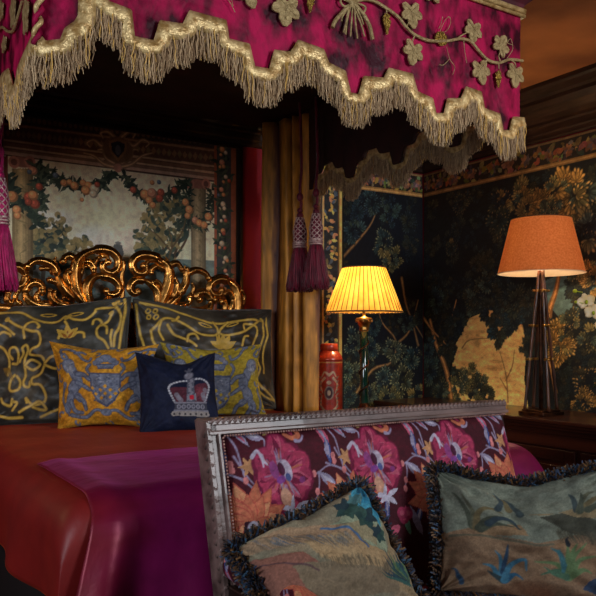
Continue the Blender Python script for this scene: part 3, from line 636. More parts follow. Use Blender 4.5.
# ------------------------------------------------------------------ cushions
def pillow(name, corners, th, paint, mfront, wh, res=.004, pin=.06, sag=None, wr=.012, seed=0, backcol=None, parent=None, plump=.45, chop=0, chopw=.45, chopc=0., edgebow=0):
    """corners BL,BR,TR,TL in world; th thickness; paint(canvas) draws on a wh-sized cloth"""
    B = [np.array(c, float) for c in corners]; w, h = wh
    cv = Canvas(w, h, res, (.1, .1, .1)); paint(cv); n, m = cv.H, cv.W
    U, V = np.meshgrid(np.linspace(-1, 1, m), np.linspace(-1, 1, n))
    UU = U*(1-pin*(1-V**2)*np.abs(U)); VV = V*(1-pin*(1-U**2)*np.abs(V))
    if chop: VV = VV-chop*np.exp(-((U-chopc)/chopw)**2)*np.clip((VV+1)/2, 0, 1)**1.5
    s = ((UU+1)/2)[..., None]; t = ((VV+1)/2)[..., None]
    base = B[0]*(1-s)*(1-t)+B[1]*s*(1-t)+B[2]*s*t+B[3]*(1-s)*t
    nr = np.cross(B[1]-B[0], B[3]-B[0]); nr /= np.linalg.norm(nr)
    bul = (np.clip(1-U**2, 0, 1)*np.clip(1-V**2, 0, 1))**plump
    nz = noise2(n, m, 4, seed+1)-.5; n2 = noise2(n, m, 14, seed+2, 2)-.5
    # creases running in from the corners
    cr = sum(np.sin(14*np.arctan2(V-b, U-a)+seed)*np.exp(-1.6*np.hypot(V-b, U-a)) for a in (-1, 1) for b in (-1, 1))
    rim = np.clip(bul*3, 0, 1)
    front = base+nr*((bul*th*.5+rim*(nz*wr*3+n2*wr*.5+cr*wr*.5))[..., None]) 
    back = base-nr*((bul*th*.5)[..., None])
    if sag is not None: front = sag(front, U, V); back = sag(back, U, V)
    root = None
    st_ = max(1, m//60); bk = back[::st_, ::st_]
    cx = (B[0]+B[1])/2
    return cv, front, back, nr, root

def make_pillow(name, label, cat, corners, th, paint, mf, mb, wh, group=None, piping=None, fringe=None, **kw):
    cv, fr, bk, nr, _ = pillow(name, corners, th, paint, mf, wh, **kw)
    low = fr.reshape(-1, 3); loc = (low[:, 0].mean(), low[:, 1].mean(), low[:, 2].min())
    root = thing(name, label, cat, loc, group)
    grid('cushion_front', fr, mf, root, cv.a)
    n, m = fr.shape[:2]; ii = np.unique(np.append(np.arange(0, n, 6), n-1)); jj = np.unique(np.append(np.arange(0, m, 6), m-1))
    b = bk[np.ix_(ii, jj)][:, ::-1]; grid('cushion_back', b, mb, root)
    edge = list(fr[0, :])+list(fr[1:, -1])+list(fr[-1, ::-1][1:])+list(fr[::-1, 0][1:])
    if piping:
        q = MB(); q.tube([tuple(p) for p in edge[::3]]+[tuple(edge[0])], piping[0], 6, cap=False); q.build('piping', piping[1], root)
    if fringe:
        q = MB(); ctr = fr.reshape(-1, 3).mean(0); N = Vector(nr); cols, L, cnt = fringe; rr = random.Random(3)
        E = np.array(edge)
        for k in range(cnt):
            i = rr.randrange(len(E)); p = Vector(E[i]); tg = Vector(E[(i+2) % len(E)]-E[i-2]); 
            if tg.length < 1e-6: continue
            tg.normalize(); out = tg.cross(N).normalized()
            if out.dot(p-Vector(ctr)) < 0: out = -out
            d = (out*rr.uniform(.2, 1.1)+N*rr.uniform(-.6, .9)+tg*rr.uniform(-.8, .8)+Vector((0, 0, -.25))).normalized()
            l = L*rr.uniform(.6, 1.25); side = tg*.0028; q.col = rr.choice(cols); d2 = (d+Vector((rr.uniform(-.7, .7), rr.uniform(-.7, .7), rr.uniform(-.7, .5)))).normalized()
            p = p-out*.006+N*rr.uniform(-.006, .008); a = p+d*l*.55; b_ = a+d2*l*.5
            q.add([p-side, p+side, a+side, a-side, b_+side*.8, b_-side*.8, p+N*.003, a+N*.003], [(0, 1, 2, 3), (3, 2, 4, 5), (0, 6, 7, 3)])
        q.build('brush_fringe', K['fringe'], root, smooth=False, colors=True)
    return root
def Zm(ox, oy, k): return lambda x, y: (ox+x/k, oy+y/k)
def pen(cv, quad, zm):
    """quad: photo corners BL,BR,TR,TL -> cloth metres"""
    H = homog(quad, [(0, 0), (cv.w, 0), (cv.w, cv.h), (0, cv.h)])
    cv.T = (lambda x, y: H(*zm(x, y))) if zm else H
GOLD = rgb(200, 160, 66); GOLD2 = rgb(140, 104, 38)
def base_noise(cv, c1, c2, cells=4, seed=1):
    n = noise2(cv.H, cv.W, cells, seed)[..., None]; n = np.clip((n-.3)*2.2, 0, 1); cv.a[:] = np.array(c1)*(1-n)+np.array(c2)*n
def goldline(cv, pts, w=.02):
    w = .0145; cv.stroke(pts, w*1.3, w*1.3, GOLD2, .7); cv.stroke(pts, w, w, GOLD); cv.stroke(pts, w*.3, w*.3, rgb(222, 190, 96), .7)
QA = [(-18, 428), (128, 424), (131, 297), (-20, 306)]
def paintA(cv):
    base_noise(cv, rgb(42, 42, 38), rgb(84, 82, 72), 4, 2); pen(cv, QA, Zm(0, 290, 4.415))
    for p in [[(0,115),(50,112),(100,108),(150,135),(200,152),(260,148),(290,120),(330,140),(380,145),(420,110),(430,90),(500,85),(530,95)],
      [(40,148),(80,175),(140,200),(175,205),(185,240),(175,270),(145,285),(140,310),(185,315),(205,340)], [(110,230),(110,195),(130,165),(160,155),(180,175),(175,185)],
      [(0,172),(30,185),(65,215)], [(0,215),(20,205),(45,215),(48,222)], [(0,270),(20,285),(40,320),(45,370),(40,400)], [(60,330),(45,310),(50,285),(75,280),(88,310),(85,350),(60,350)],
      [(95,345),(110,310),(105,280),(120,265),(130,285),(125,310),(118,350),(120,400),(110,430),(115,450),(135,450),(140,430)], [(70,400),(55,420),(45,455),(60,470),(90,460),(95,430),(80,405)],
      [(120,360),(150,335),(185,355),(155,380),(120,362)], [(205,350),(195,390),(175,405),(150,415),(150,440),(185,445),(205,480),(200,515),(150,530),(120,500),(125,520)], [(10,500),(20,520),(50,530),(60,505)],
      [(65,515),(80,520),(60,550)], [(90,560),(150,530),(180,515),(205,545),(185,550),(150,540)], [(180,580),(250,548),(300,545)], [(205,345),(230,320),(260,315)], [(205,355),(235,370),(260,375)],
      [(415,170),(420,148),(440,145),(455,165),(435,195),(440,230),(470,250),(490,280)], [(500,115),(485,150),(455,175)], [(460,170),(480,185),(482,215)], [(500,60),(530,100),(545,140),(535,190),(520,220),(515,270)], [(505,200),(500,230),(505,270)], [(550,40),(560,100),(548,200),(540,280)],
      [(290,150),(300,170),(295,190)], [(265,235),(275,215),(300,225)], [(380,235),(375,215),(350,210),(330,225)], [(0,570),(40,580),(100,580)]]: goldline(cv, p)
    for (x, y, a) in [(302, 205, 0), (302, 205, .8), (302, 205, -.8)]:
        m = cv.loc((x, y+28)); cv.leaf(m, .085, .022, PI/2+a, GOLD); cv.leaf(m, .05, .008, PI/2+a, rgb(150, 92, 30))
    for (x, y) in [(38, 148), (497, 115), (295, 130)]: cv.ell((x, y), .018, .012, .6, GOLD)
    for (x, y) in [(215, 112), (335, 112)]: cv.ell((x, y), .05, .014, 0, GOLD); cv.ell((x, y), .034, .006, 0, rgb(50, 50, 44))
    for k in range(5): cv.stroke([(20+k*6, 370), (30+k*10, 400+k*8)], .008, .003, GOLD2)
    for (x, y) in [(520, 50), (532, 66), (508, 66)]: cv.ell((x, y), .016, .012, 0, GOLD)
    cv.weave(.12, 50)
QB = [(136, 420), (276, 408), (271, 310), (133, 299)]
def paintB(cv):
    base_noise(cv, rgb(46, 40, 32), rgb(84, 76, 62), 4, 5); pen(cv, QB, Zm(130, 300, 3.973))
    for p in [[(20,20),(22,90),(40,190),(60,260)], [(40,12),(130,30),(230,60),(330,95),(420,90),(500,85),(530,100)],
      [(75,130),(100,110),(120,90),(150,80),(200,95),(240,120),(280,145),(330,150),(350,140),(380,150),(440,140),(480,115),(510,90)],
      [(75,130),(80,170),(95,195)], [(125,170),(110,130),(120,90)], [(145,110),(170,145),(200,160),(235,175),(260,195)], [(225,175),(230,150),(255,145),(268,165)], [(165,92),(180,88),(195,72)],
      [(350,140),(352,180)], [(440,195),(450,160),(465,155)], [(480,200),(500,150),(500,120),(480,105),(450,105),(452,125)], [(520,80),(530,130),(520,190),(500,240),(510,290),(490,350),(520,400)], [(485,230),(480,300),(490,350),(470,400)], [(540,80),(545,150),(530,220),(528,300)],
      [(500,360),(540,390),(580,405)], [(510,340),(550,375),(575,400)], [(330,90),(345,120),(350,140),(360,120),(390,92)]]: goldline(cv, p)
    for dx in (-22, 22):
        for dy in (-12, 14): cv.ell((85+dx*.7, 60+dy), .024, .016, .8, GOLD); cv.ell((85+dx*.7, 60+dy), .01, .007, .8, rgb(60, 54, 42))
    for a in (-1.1, -.5, 0, .5, 1.1): m = cv.loc((368, 205)); cv.leaf(m, .10, .022, PI/2+a, GOLD)
    cv.ell((298, 105), .05, .014, -.3, GOLD); cv.ell((298, 105), .034, .006, -.3, rgb(50, 46, 38)); cv.ell((405, 105), .05, .014, .3, GOLD); cv.ell((405, 105), .034, .006, .3, rgb(50, 46, 38))
    cv.weave(.12, 50)
def P3(q, ds): return [atd(a, b, d) for (a, b), d in zip(q, ds)]
mvb = mat('charcoal_velvet_back', rgb(52, 50, 44), rgb(36, 34, 30), 8, .55, sheen=.3)
make_pillow('bed_pillow', 'large charcoal velvet pillow with gold scroll embroidery at the far left of the bed', 'pillow', P3(QA, (4.22, 4.30, 4.50, 4.42)), .20, paintA, K['satinpile'], mvb, (.86, .72), 'charcoal velvet bed pillows', piping=(.005, mvb), seed=3, wr=.022, pin=.045, chop=.05)
make_pillow('bed_pillow', 'large charcoal velvet pillow with gold scroll embroidery beside the gold curtain', 'pillow', P3(QB, (4.42, 4.82, 5.02, 4.60)), .20, paintB, K['satinpile'], mvb, (.92, .66), 'charcoal velvet bed pillows', piping=(.005, mvb), seed=6, wr=.022, pin=.045, chop=.06)

QC = [(57, 431), (150, 429), (159, 344), (49, 341)]
YEL = rgb(206, 150, 48); BG = rgb(112, 118, 136); BG2 = rgb(78, 84, 106); BG3 = rgb(150, 150, 158)
def herald(cv, quad, zm, yel, yel2):
    base_noise(cv, yel, yel2, 7, 9); pen(cv, quad, zm); S = lambda p, w=.018: (cv.stroke(p, w*1.3, w, BG2), cv.stroke(p, w*.8, w*.5, BG))
    def dot(x, y, rx, ry, a=0, c=BG): cv.ell((x, y), rx*1.12, ry*1.12, a, BG2); cv.ell((x, y), rx, ry, a, c)
    # crown
    for (x, y, r) in [(495,310,.028),(470,325,.02),(522,325,.02),(455,340,.018),(537,340,.018)]: dot(x, y, r, r)
    cv.poly([(455,345),(540,345),(530,375),(465,375)], BG2); cv.poly([(460,350),(535,350),(527,368),(468,368)], BG)
    # shield
    cv.poly([(425,395),(565,395),(562,470),(540,520),(498,548),(452,520),(430,470)], BG2); cv.poly([(433,403),(557,403),(554,468),(534,512),(498,538),(458,512),(438,468)], BG)
    for k in range(60): x, y = random.uniform(440, 550), random.uniform(405, 520); cv.ell((x, y), .006, .004, 0, random.choice([BG2, BG3, BG2]), .8)
    for dx, dy in [(0,0),(22,16),(44,32),(-22,16),(-44,32),(0,32),(22,48),(-22,48),(62,14),(-56,8)]:
        x, y = 495+dx, 455+dy; cv.poly([(x-9, y), (x, y-9), (x+9, y), (x, y+9)], yel)
    # lion left and griffin right
    for sg, cx in ((1, 0), (-1, 990)):
        X = lambda x: cx+sg*x
        if True:
            for (x, y, rx, ry, a) in [(320,360,.036,.042,0),(345,395,.026,.05,.3),(365,430,.03,.05,.2),(345,470,.034,.05,-.2),(325,510,.024,.045,-.3),(310,545,.022,.03,0),(375,505,.02,.03,.6)]: dot(X(x), y, rx, ry, a*sg)
            S([(X(365),400),(X(400),405),(X(425),425)], .024); S([(X(365),440),(X(400),455),(X(425),470)], .022); S([(X(360),500),(X(395),520),(X(405),555)], .024); S([(X(330),520),(X(350),560),(X(385),570)], .022)
            for k in range(30): cv.stroke([(X(random.uniform(300,345)), random.uniform(335,400)), (X(random.uniform(300,345)), random.uniform(335,400))], .005, .002, BG3, .6, 0)
            S([(X(285),300),(X(275),280),(X(300),268),(X(340),272),(X(365),290),(X(390),320),(X(420),330),(X(430),312)], .016); S([(X(300),300),(X(310),318),(X(290),325),(X(280),300)], .014); S([(X(350),285),(X(380),275),(X(400),285)], .014)
            S([(X(290),450),(X(280),500),(X(295),540),(X(320),575)], .014); S([(X(330),575),(X(400),590),(X(450),560),(X(490),570)], .018)
            S([(X(425),350),(X(412),372),(X(425),395)], .016)
    for k in range(46):   # scrolling acanthus filling the ground
        s0 = random.random()*2*PI; mx, my = random.uniform(0, cv.w), random.uniform(0, cv.h); cx0, cy0 = cv.w*.5, cv.h*.5
        if abs(mx-cx0) < cv.w*.38 and abs(my-cy0) < cv.h*.36: continue
        R_ = random.uniform(.014, .028); cv.stroke([(mx+R_*(1-.12*q)*math.cos(s0+q*.8), my+R_*(1-.12*q)*math.sin(s0+q*.8)) for q in range(6)], .013, .006, BG2, raw=True); cv.stroke([(mx+R_*(1-.12*q)*math.cos(s0+q*.8), my+R_*(1-.12*q)*math.sin(s0+q*.8)) for q in range(6)], .009, .004, BG, raw=True)
    dot(495, 570, .03, .022)
    cv.weave(.22, 45)
def paintC(cv): herald(cv, QC, Zm(0, 290, 4.415), rgb(208, 150, 44), rgb(186, 122, 30))
myb = mat('mustard_velvet_back', rgb(176, 138, 60), rgb(140, 106, 44), 20, .7)
make_pillow('heraldic_cushion', 'mustard cushion with blue-grey lion, crown and shield, fully in view at left', 'cushion', P3(QC, (4.02, 3.98, 4.12, 4.16)), .17, paintC, K['pile'], myb, (.54, .48), 'heraldic crest cushions', seed=11, pin=.13, wr=.016, chop=.06)
QE = [(168, 424), (267, 416), (261, 344), (160, 342)]
def paintE(cv): herald(cv, QE, lambda x, y: (166+(x-270)/450*98, 340+(y-262)/330*88), rgb(176, 150, 46), rgb(140, 124, 44))
make_pillow('heraldic_cushion', 'olive yellow crest cushion half hidden behind the navy crown cushion', 'cushion', P3(QE, (4.34, 4.56, 4.64, 4.38)), .15, paintE, K['pile'], myb, (.56, .46), 'heraldic crest cushions', seed=14, pin=.12, wr=.014, chop=.08)
QD = [(139, 436), (222, 432), (215, 352), (135, 352)]
def paintD(cv):
    base_noise(cv, rgb(16, 22, 44), rgb(22, 28, 54), 5, 9); pen(cv, QD, Zm(130, 340, 6.62)); SV = rgb(126, 124, 136); SD = rgb(82, 82, 96); PU = rgb(84, 36, 50)
    cv.poly([(262,330),(300,312),(380,315),(385,430),(305,430),(280,380)], PU); cv.poly([(420,315),(440,300),(500,300),(535,320),(520,380),(490,430),(415,430)], PU)
    for k in range(30): cv.stroke([(random.uniform(275,375), random.uniform(325,420)), (random.uniform(275,375), random.uniform(325,420))], .006, .002, rgb(70, 28, 40), .6, 0); cv.stroke([(random.uniform(425,520), random.uniform(310,420)), (random.uniform(425,520), random.uniform(310,420))], .006, .002, rgb(128, 58, 70), .6, 0)
    for p in [[(400,262),(330,265),(275,295),(255,330),(275,380),(300,430)], [(400,262),(460,262),(510,290),(533,325),(520,380),(500,430)]]: cv.stroke(p, .014, .014, SD); cv.stroke(p, .008, .008, SV)
    for p in crom([(400,262),(330,265),(275,295),(255,330),(275,380),(300,430)], 3)+crom([(400,262),(460,262),(510,290),(533,325),(520,380),(500,430)], 3): cv.ell(p, .007, .006, 0, rgb(176, 176, 184))
    cv.poly([(378,250),(425,250),(432,430),(372,430)], SD); 
    for k in range(12): cv.ell((402+8*math.sin(k*2), 256+k*14), .010, .008, 0, SV)
    cv.poly([(300,425),(512,430),(520,490),(295,490)], rgb(60, 60, 72)); cv.stroke([(300,432),(510,432)], .010, .010, SV, smooth=0); cv.stroke([(296,488),(520,488)], .010, .010, SV, smooth=0)
    for k in range(6): cv.ell((325+k*32, 460), .013, .015, 0, SV); cv.ell((325+k*32, 460), .006, .008, 0, SD)
    cv.poly([(282,495),(528,490),(532,515),(510,530),(285,530),(272,512)], rgb(146, 138, 134)); 
    for k in range(7): cv.ell((295+k*36, 512+random.uniform(-5, 5)), .006, .008, 0, rgb(60, 56, 60))
    cv.ell((388, 224), .030, .030, 0, SD); cv.ell((387, 223), .024, .024, 0, SV)
    for (x, y, a) in [(375, 180, .7), (398, 180, -.7), (388, 172, 0)]: cv.ell((x, y), .008, .022, a, SD)
    cv.ell((410, 390), .017, .017, 0, rgb(190, 40, 60)); cv.poly([(380,360),(395,372),(395,405),(378,420)], SV); cv.poly([(440,360),(425,372),(425,405),(442,420)], SV)
    for (x, y) in [(310, 375), (322, 395), (335, 410), (505, 350), (490, 380), (495, 400)]: cv.ell((x, y), .015, .018, .4, SV, .8)
    cv.weave(.10, 60)
mnb = mat('navy_velvet_back', rgb(14, 20, 42), rgb(10, 14, 30), 20, .7)
make_pillow('crown_cushion', 'small dark navy cushion embroidered with a silver crown, leaning on the bed', 'cushion', P3(QD, (3.80, 3.88, 4.05, 3.96)), .15, paintD, K['pile'], mnb, (.44, .44), seed=17, pin=.08, wr=.012, chop=.26, chopw=.55, chopc=.1, res=.0034)

# ------------------------------------------------------------------ canopy
cpy = thing('bed_canopy', 'magenta velvet bed canopy with gold braid and scalloped bullion fringe', 'canopy', (1.70, 3.5, 2.15))
YF = 2.36; XL, XR, YB = .58, 2.715, 4.66; ZV = 2.825
front_px = [(79,-40),(101,-22),(104,0),(107,5),(128.8,13.4),(132,40),(152,44),(158,24),(180.8,27.5),(187.5,14),(223.4,23.5),(226,42),(246.6,47),(252,69.5),(267,72),(272,53),(288,55),(295.6,43),(320.8,52),(325.8,65.4),(342.6,73.8),(347.6,95.6),(356,97.3),(361,78.9),(381,80.5),(386,70.5),(409.4,76.5),(414.5,94),(429.6,100.7),(433,115.8),(441.3,115.8),(444.7,100.7),(458,100.7),(463,89),(478,94),(481.6,110.7),(496.7,115.8),(500,132.6),(506.5,132.6),(509.8,119),(519,119)]
path = []   # (plan x, plan y, z outline)
def pat(s):   # period .44 stepped scallop
    t = (s % .44)/.44; K_ = [(0, 2.30), (.10, 2.30), (.16, 2.38), (.36, 2.385), (.42, 2.43), (.66, 2.43), (.72, 2.385), (.88, 2.38), (.94, 2.30), (1, 2.30)]
    return float(np.interp(t, [k[0] for k in K_], [k[1] for k in K_]))
for k in range(130):
    y = YB-(YB-3.05)*k/130; path.append((XL, y, pat(YB-y+.1)-.09))
for (y, z) in [(3.02,2.264),(2.88,2.287),(2.775,2.272),(2.71,2.19),(2.66,2.19),(2.62,2.235),(2.50,2.26),(2.43,2.27)]: path.append((XL, y, z))
for (t, z) in [(.1,2.27),(.22,2.25),(.6,2.255),(.7,2.29),(.92,2.31),(.985,2.33)]: path.append((XL+.11*t, 2.43-.07*t, z))
for (x, y) in front_px:
    p = aty(x, y, YF); path.append((p[0], YF, p[2]))
path[-1] = (XR, YF, path[-1][2])
for k in range(150):
    y = YF+.01+(YB-YF-.01)*k/149; path.append((XR, y, pat(y-YF+.02)))
A = np.array(path); seg = np.hypot(np.diff(A[:, 0]), np.diff(A[:, 1])); seg = np.maximum(seg, .0015); S = np.concatenate([[0], np.cumsum(seg)])
SL = S[-1]; sF0 = S[130+8+6]; sF1 = S[130+8+6+len(front_px)-1]; sL = S[130]
NS = 1300; ss = np.linspace(0, SL, NS)
px_ = np.interp(ss, S, A[:, 0]); py_ = np.interp(ss, S, A[:, 1]); pz_ = np.interp(ss, S, A[:, 2])
def plan(s): return np.interp(s, S, A[:, 0]), np.interp(s, S, A[:, 1])
dx = np.gradient(px_); dy = np.gradient(py_); ll = np.hypot(dx, dy); NX, NY = dy/ll, -dx/ll   # outward normal
NX = np.where(np.abs(NX) < 1e-3, 0, NX)
NR = 44; Pv = np.zeros((NR, NS, 3)); rip = noise2(NR, NS, 50, 31, 2)-.5
for r in range(NR):
    t = r/(NR-1); z = pz_*(1-t)+ZV*t; off = .004*np.sin(ss*37)*(1-t)+.004*rip[r]
    Pv[r] = np.stack([px_+NX*off, py_+NY*off, z], -1)
v = grid('valance', Pv, [K['velvet']], cpy); sm = v.modifiers.new('lining', 'SOLIDIFY'); sm.thickness = .012; sm.offset = -1
sm.material_offset = 1; sm.material_offset_rim = 1; v.data.materials.append(K['lining'])
# braid: offset of the outline
ls = np.stack([ss, pz_], 1); d2 = np.gradient(ls, axis=0); 
# resample outline by true length
tl = np.concatenate([[0], np.cumsum(np.hypot(*np.diff(np.stack([S, A[:, 2]], 1), axis=0).T))]); NQ = 2600; tq = np.linspace(0, tl[-1], NQ)
s_q = np.interp(tq, tl, S); z_q = np.interp(tq, tl, A[:, 2])
ds = np.gradient(s_q); dz = np.gradient(z_q); l_ = np.hypot(ds, dz); nx, nz_ = dz/l_, -ds/l_
ker = np.ones(21)/21; nxs = np.convolve(np.pad(nx, 10, 'edge'), ker, 'valid'); nzs = np.convolve(np.pad(nz_, 10, 'edge'), ker, 'valid')
BW = .052; ls_ = s_q+nxs*BW*.9; lz_ = z_q+nzs*BW-.004
ls_ = np.clip(np.maximum.accumulate(ls_), 0, SL)
k31 = np.ones(31)/31; lz_s = np.convolve(np.pad(lz_, 15, 'edge'), k31, 'valid'); lz_ = .35*lz_+.65*lz_s
rows = []
def outn(s): return np.interp(s, ss, NX), np.interp(s, ss, NY)
for r in range(4):
    t = r/3; sr = s_q*(1-t)+ls_*t; zr = z_q*(1-t)+lz_*t+(.004 if r == 0 else 0); x, y = plan(sr); ox, oy = outn(sr); b = .012+.007*math.sin(PI*t)
    rows.append(np.stack([x+ox*b, y+oy*b, zr], -1))
g = grid('gold_braid', np.array(rows), K['braid'], cpy); sm = g.modifiers.new('t', 'SOLIDIFY'); sm.thickness = .008; sm.offset = -1
# fringe strands
q = MB(); rf_ = random.Random(9)
xs = np.linspace(.003, SL-.003, 5600)
o_ = np.argsort(ls_); zl = np.interp(xs, ls_[o_], lz_[o_]); zl = np.convolve(np.pad(zl, 8, 'edge'), np.ones(17)/17, 'valid')
FC = [rgb(186, 156, 118), rgb(166, 138, 102), rgb(204, 176, 136), rgb(142, 114, 82), rgb(178, 150, 114)]
for k, s0 in enumerate(xs):
    x, y = plan(s0); ox, oy = outn(s0); tx, ty = -oy, ox; off = .012+rf_.uniform(-.008, .010); L = rf_.uniform(.086, .114); z0 = zl[k]+.012
    gold = rf_.random() < .05; q.col = rgb(226, 182, 96) if gold else rf_.choice(FC); wd = .0021 if not gold else .0018
    if gold: off += .006
    vs = []; ph = rf_.random()*6; am = rf_.uniform(.001, .005); dr = rf_.uniform(-.010, .010)
    for j in range(6):
        t = j/5; lat = am*math.sin(ph+t*9)+dr*t*t; o2 = off+.003*math.sin(ph*2+t*7); z = z0-L*t; wj = wd*(1-.35*t)
        cx, cy = x+tx*lat+ox*o2, y+ty*lat+oy*o2
        vs += [(cx-tx*wj, cy-ty*wj, z), (cx+tx*wj, cy+ty*wj, z), (cx+ox*wj*1.3, cy+oy*wj*1.3, z)]
    fs = []
    for j in range(5):
        for a_ in range(3): b_ = (a_+1) % 3; fs.append((j*3+a_, j*3+b_, j*3+3+b_, j*3+3+a_))
    q.add(vs, fs)
q.build('bullion_fringe', K['fringe'], cpy, colors=True)
# top braid
q = MB()
for (a, b) in [((XL-.01, YB), (XL-.01, 2.43)), ((XL-.01, 2.43), (.69, YF-.012)), ((.69, YF-.012), (XR+.012, YF-.012)), ((XR+.012, YF-.012), (XR+.012, YB))]:
    q.tube([(a[0], a[1], ZV), (b[0], b[1], ZV)], .012, 8); q.tube([(a[0], a[1], ZV-.022), (b[0], b[1], ZV-.022)], .008, 8)
q.build('top_braid', K['braid'], cpy)
# flared crown and roof lining
def ring(d, z): return [(XL-d, YB, z), (XL-d, 2.43-d*.6, z), (.69-d*.4, YF-d, z), (XR+d, YF-d, z), (XR+d, YB, z)]
q = MB(); vs = []; prof = [(0, ZV+.005), (.015, ZV+.03), (.05, ZV+.06), (.11, ZV+.10), (.15, ZV+.14), (.15, ZC-.003)]
for d, z in prof: vs += ring(d, z)
fs = []
for j in range(len(prof)-1):
    for i in range(4): fs.append((j*5+i, j*5+i+1, j*5+6+i, j*5+5+i))
q.add(vs, fs); q.build('canopy_crown', K['velvetdark'], cpy, smooth=False)
q = MB(); q.box((XL+.01, 2.45, ZV), (XR-.01, YB-.01, ZV+.02)); q.build('roof_lining', K['lining'], cpy, smooth=False)
# twisted corner rope
for ph, m in ((0, K['braid']), (PI, K['velvet'])):
    q = MB(); pts = []
    for k in range(160):
        t = k/159; a = ph+t*PI*16; cx, cy, cz = .575+.045*t, 2.415-.035*t, 2.24+.6*t
        pts.append((cx+.009*math.cos(a)-.008, cy+.009*math.sin(a)-.012, cz))
    q.tube(pts, .0080, 7); q.build('twisted_cord', m, cpy)
# embroidery
q = MB()
def FP(px, py, dy=.016): p = aty(px, py, YF); return (p[0], YF-dy, p[2])
def vleaf(px, py, size, ang):
    c = FP(px, py, .012); R = size*.0046*.5
    spec_ = [(0, .0, .25), (20, 1.0, 0), (32, .62, 0), (48, .55, 0), (62, .98, 0), (80, .92, 0), (92, .58, 0), (112, .62, 0), (126, .92, 0), (146, .86, 0), (160, .5, 0), (176, .35, 0)]
    pts = []
    full = [(6, 1.15), (18, .98), (28, .88), (38, .66), (50, .84), (62, 1.0), (76, .94), (88, .82), (98, .62), (112, .78), (126, .90), (144, .78), (160, .50), (175, .30)]
    for a, r in full+[(-a, r) for a, r in full[::-1]]:
        th = math.radians(a)+ang; pts.append((c[0]+R*r*math.cos(th), c[1], c[2]+R*r*math.sin(th)))
    q.prism(pts, (0, -.006, 0))
    for a in (0, 62, -62, 125, -125): th = math.radians(a)+ang; q.tube([(c[0], c[1]-.007, c[2]), (c[0]+R*.8*math.cos(th), c[1]-.007, c[2]+R*.8*math.sin(th))], .0018, 5)
for (x, y, s, a) in [(409,13,26,-80),(411,51,25,-100),(471,30,24,-95),(498,48,24,60),(478,70,26,-75),(513,74,26,-95),(284,8,28,-95),(246,-8,24,-70),(430,-4,22,90)]: vleaf(x, y, s, math.radians(a))
def vine(pts, r, px=True): q.tube([FP(*p) for p in crom(pts, 5)], r, 7)
vine([(350,4),(362,1),(372,3),(381,8),(395,18),(404,29),(412,36),(423,41),(433,42.5),(446,42),(457,40),(467.6,42.5),(476,52),(485,61),(496,64),(507,60.5),(520,62)], .0065)
vine([(350,4),(335,-2),(318,-8),(300,-10),(280,-8),(262,-14)], .0065)
for p in [[(454,40),(460,36),(466,33)], [(498,63),(496,58),(497,54)], [(486,62),(480,62),(478,64)], [(508,61),(512,64),(513,68)], [(412,37),(410,42),(410,46)], [(496,64),(496,70)], [(384,10),(384,16)], [(404,28),(407,22)]]: vine(p, .003)
for p in [[(437,34),(440,26),(446,18),(448,24),(444,32),(438,34)], [(440,18),(438,26),(436,30)], [(444,48),(447,60),(452,68),(450,76)], [(447,60),(441,66),(437,66)], [(461,42),(462,52),(464,64)], [(504,60),(510,50),(508,40),(505,44),(510,46)], [(225,0),(229,6),(233,14)], [(228,-4),(231,8)]]: vine(p, .0014)
# bow
for p, r in [([(349,6),(340,14),(333,22),(330,29)], .008), ([(352,6),(361,16),(367,28),(370,41)], .008)]: vine(p, r)
for p in [[(348,8),(345,20),(343,36)], [(350,8),(349,24),(348,38)], [(352,8),(353,24),(355,40)], [(351,8),(358,24),(362,38)], [(347,8),(340,18),(339,23)], [(353,8),(358,18),(361,26)], [(346,8),(344,22),(341,34)]]: vine(p, .0035)
for p in [[(350,5),(342,8),(338,3),(341,-2),(348,2)], [(352,5),(360,14),(363,9),(358,6),(352,5)], [(344,-6),(348,0),(352,2),(357,-3)]]: vine(p, .0045)
q.ball(FP(350, 4), .018, 12, (1, .5, 1))
q.build('vine_embroidery', K['embro'], cpy, smooth=False); q = MB()
def LP(px, py): p = atx(px, py, XL); return (XL-.012, p[1], p[2])
for p, r in [([(0,31),(6,28),(11,32),(17,31),(22,16),(26,2)], .005)]: q.tube([LP(*a) for a in crom(p, 5)], r, 7)
for (x, y, h) in [(17, 12, .10), (30, 16, .11), (5, 12, .06), (8, 45, .05)]:
    c = LP(x, y); pts = []
    for k in range(16): a = 2*PI*k/16; r = 1+.22*math.cos(5*a); pts.append((c[0], c[1]+r*.038*math.sin(a), c[2]+r*h*.55*math.cos(a)))
    q.prism(pts, (-.004, 0, 0))
q.build('side_embroidery', K['embro'], cpy, smooth=False)
rg = random.Random(2)
for (x, y, a, b) in [(439,40,.032,.027),(496,80,.018,.036),(384.6,25,.020,.040),(308,3,.020,.038)]:
    q = MB(); c = FP(x, y, .010)
    for k in range(150):
        u_, v_ = rg.uniform(-1, 1), rg.uniform(-1, 1)
        if u_*u_+v_*v_ > 1: continue
        if b > a*1.3: u_ *= (1+v_)*.55+.15
        q.ball((c[0]+u_*a, c[1]-.004, c[2]+v_*b), .0055, 6)
    q.build('grape_beading', K['grape'], cpy)

